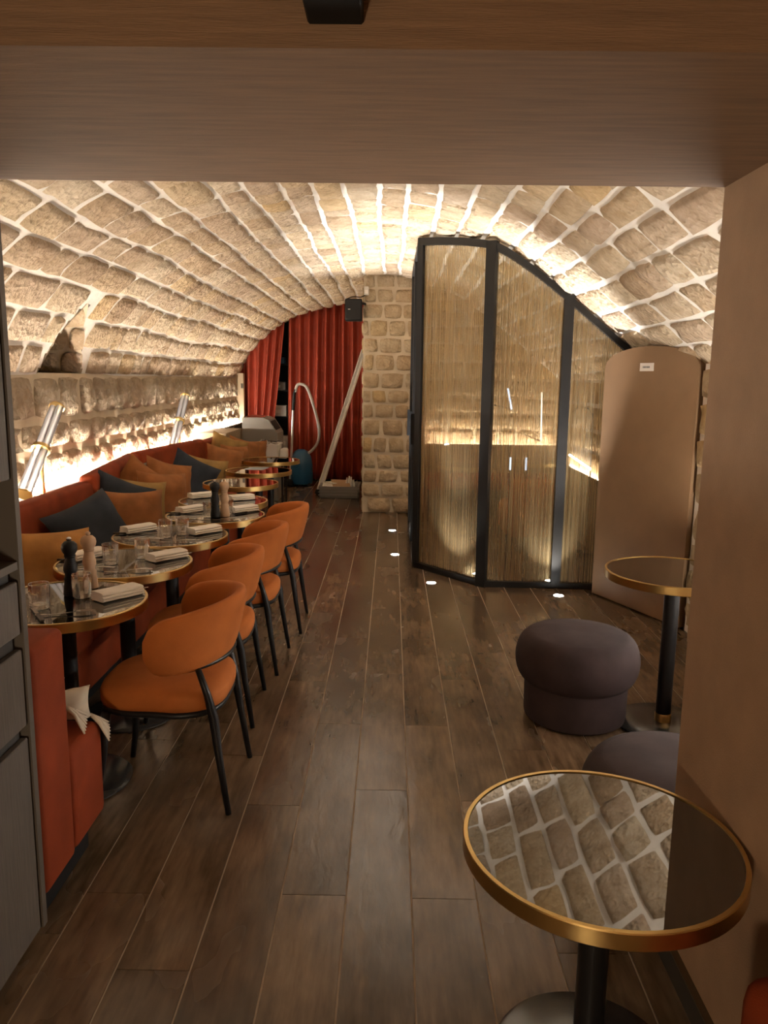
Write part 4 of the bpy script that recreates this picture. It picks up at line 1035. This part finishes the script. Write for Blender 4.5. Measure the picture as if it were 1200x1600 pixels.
# stone quoins beside the door
wq = struct(MB().box((1.90, 2.0, 0), (2.06, 4.795, 1.68)).build('wall_quoin', 'mortar', smooth=0), 'ragged stone edge next to the brown arched door')
lay_stones(wq, wall_cells(lambda u, v: (Vector((1.90 - .02 * noise.noise(Vector((0, u, v * 2))), u, v)), Vector((-1, 0, 0))), 4.0, 4.80, .03, 1.66, .2, (.22, .4), .022, .016, (-1, 0, 0)), 'pillar_stone')

# ------------------------------------------------------------------ poufs
def make_pouf():
    t = thing('pouf', (0, 0, 0), 'mushroom-shaped plum velvet pouf in front of the brown door', 'pouf', 'plum poufs')
    MB().lathe([(0, .012), (.232, .012), (.236, .03), (.238, .18), (.236, .24)], 56).build('drum', 'plum', t, world=False)
    pf = [(.20, .175)]
    for i in range(15):
        a = -PI / 2 + PI * i / 14; pf.append((.205 + .080 * math.cos(a) ** .9 if math.cos(a) > 0 else .205, .292 + .118 * math.sin(a)))
    pf += [(.190, .412), (.12, .422), (.05, .419), (0, .417)]
    MB().lathe(pf, 64).build('cushion', 'plum', t, smooth=9, world=False)
    MB().lathe([(.219, .401), (.222, .405), (.219, .409), (.215, .405), (.219, .401)], 64, caps=False).build('seam', 'plum', t, smooth=9, world=False)
    MB().lathe([(0, 0), (.215, 0), (.215, .012), (0, .012)], 40).build('foot_ring', 'black_matte', t, world=False)
    return t
pf_ = make_pouf(); pf_.location = (.887, 3.48, 0)
dup(pf_, (.895, 2.235, 0), 'mushroom-shaped plum velvet pouf half hidden behind the entrance wall')

# orange chair edge at the right border
oc_ = thing('orange_armchair', (.70, 1.03, 0), 'orange upholstered seat edge beside the entrance wall, cut off', 'chair')
MB().rbox((.645, .80, .12), (.757, 1.265, .52), .05, 4).build('side_cushion', 'rust', oc_, smooth=1.2)
for x_ in (.67, .73):
    for y_ in (.86, 1.20): MB().tube([(x_, y_, 0), (x_, y_, .13)], .01, 8).build('leg', 'black_metal', oc_)

# ------------------------------------------------------------------ recessed floor spots
def make_spot(loc, label, w, cone, wash=None):
    t = thing('floor_spot', loc, label, 'lamp', 'recessed floor spots')
    MB().lathe([(.036, 0.0005), (.048, .0005), (.048, .003), (.036, .003), (.036, .0005)], 28, caps=False).build('bezel', 'steel', t, world=False)
    MB().lathe([(0, .0005), (.036, .0005), (.036, .002), (0, .002)], 28).build('lens', 'spot_lens', t, world=False)
    ld = bpy.data.lights.new('floor_spot_light', 'SPOT'); ld.energy = w; ld.color = (.98, .98, 1.0); ld.spot_size = R(cone); ld.spot_blend = 1.0; ld.shadow_soft_size = .03
    lo = bpy.data.objects.new('floor_spot_light', ld); COL.objects.link(lo); lo.parent = t; lo.location = (0, 0, .03); lo.rotation_euler = (PI, 0, 0)
    if wash:                                                  # added second light, tipped towards the glass to brighten its wires
        ld = bpy.data.lights.new('glass_wash_light', 'SPOT'); ld.energy = wash[2]; ld.color = (1, .96, .9); ld.spot_size = R(75); ld.spot_blend = 1.0; ld.shadow_soft_size = .02
        lo = bpy.data.objects.new('glass_wash_light', ld); COL.objects.link(lo); lo.parent = t; lo.location = (0, 0, .03)
        lo.rotation_euler = Vector((wash[0] * .42, wash[1] * .42, .9)).to_track_quat('-Z', 'Y').to_euler()
for loc, lb in (((.030, 7.97, 0), 'recessed floor spot nearest the stone pier'), ((.052, 6.84, 0), 'recessed floor spot second from the stone pier'), ((.33, 5.87, 0), 'recessed floor spot at the chamfered glass panel'), ((1.255, 5.56, 0), 'recessed floor spot in front of the partition mullion')):
    make_spot(loc, lb, SPOT_W, 36 if loc[0] > 1 else 50, {.33: (.78, .63, 36), 1.255: (-.2, .98, 24)}.get(loc[0]))

# ------------------------------------------------------------------ added fill lamp and its table at the entrance (behind the viewer)
et = thing('fill_lamp_table', (-.45, -.75, 0), 'small black table added at the unseen entrance to carry the fill lamp', 'table')
MB().lathe([(0, .58), (.2, .58), (.2, .60), (0, .60)], 32, c=(-.45, -.75, 0)).build('top', 'black_metal', et); MB().lathe([(.02, .02), (.02, .58)], 16, c=(-.45, -.75, 0)).build('pole', 'black_metal', et); MB().lathe([(0, 0), (.16, 0), (.16, .02), (0, .02)], 32, c=(-.45, -.75, 0)).build('base', 'base_metal', et)
el = thing('fill_globe_lamp', (-.45, -.75, .601), 'unseen globe fill lamp added to light the lintel and entrance wall', 'lamp')
MB().lathe([(0, .601), (.06, .601), (.06, .625), (.012, .63), (.012, .68)], 24, c=(-.45, -.75, 0)).build('base', 'brass', el)
MB().lathe([(.10 * math.sin(PI * i / 16) + 1e-4, .77 - .10 * math.cos(PI * i / 16)) for i in range(17)], 32, c=(-.45, -.75, 0), caps=False).build('globe', 'globe', el, smooth=9)
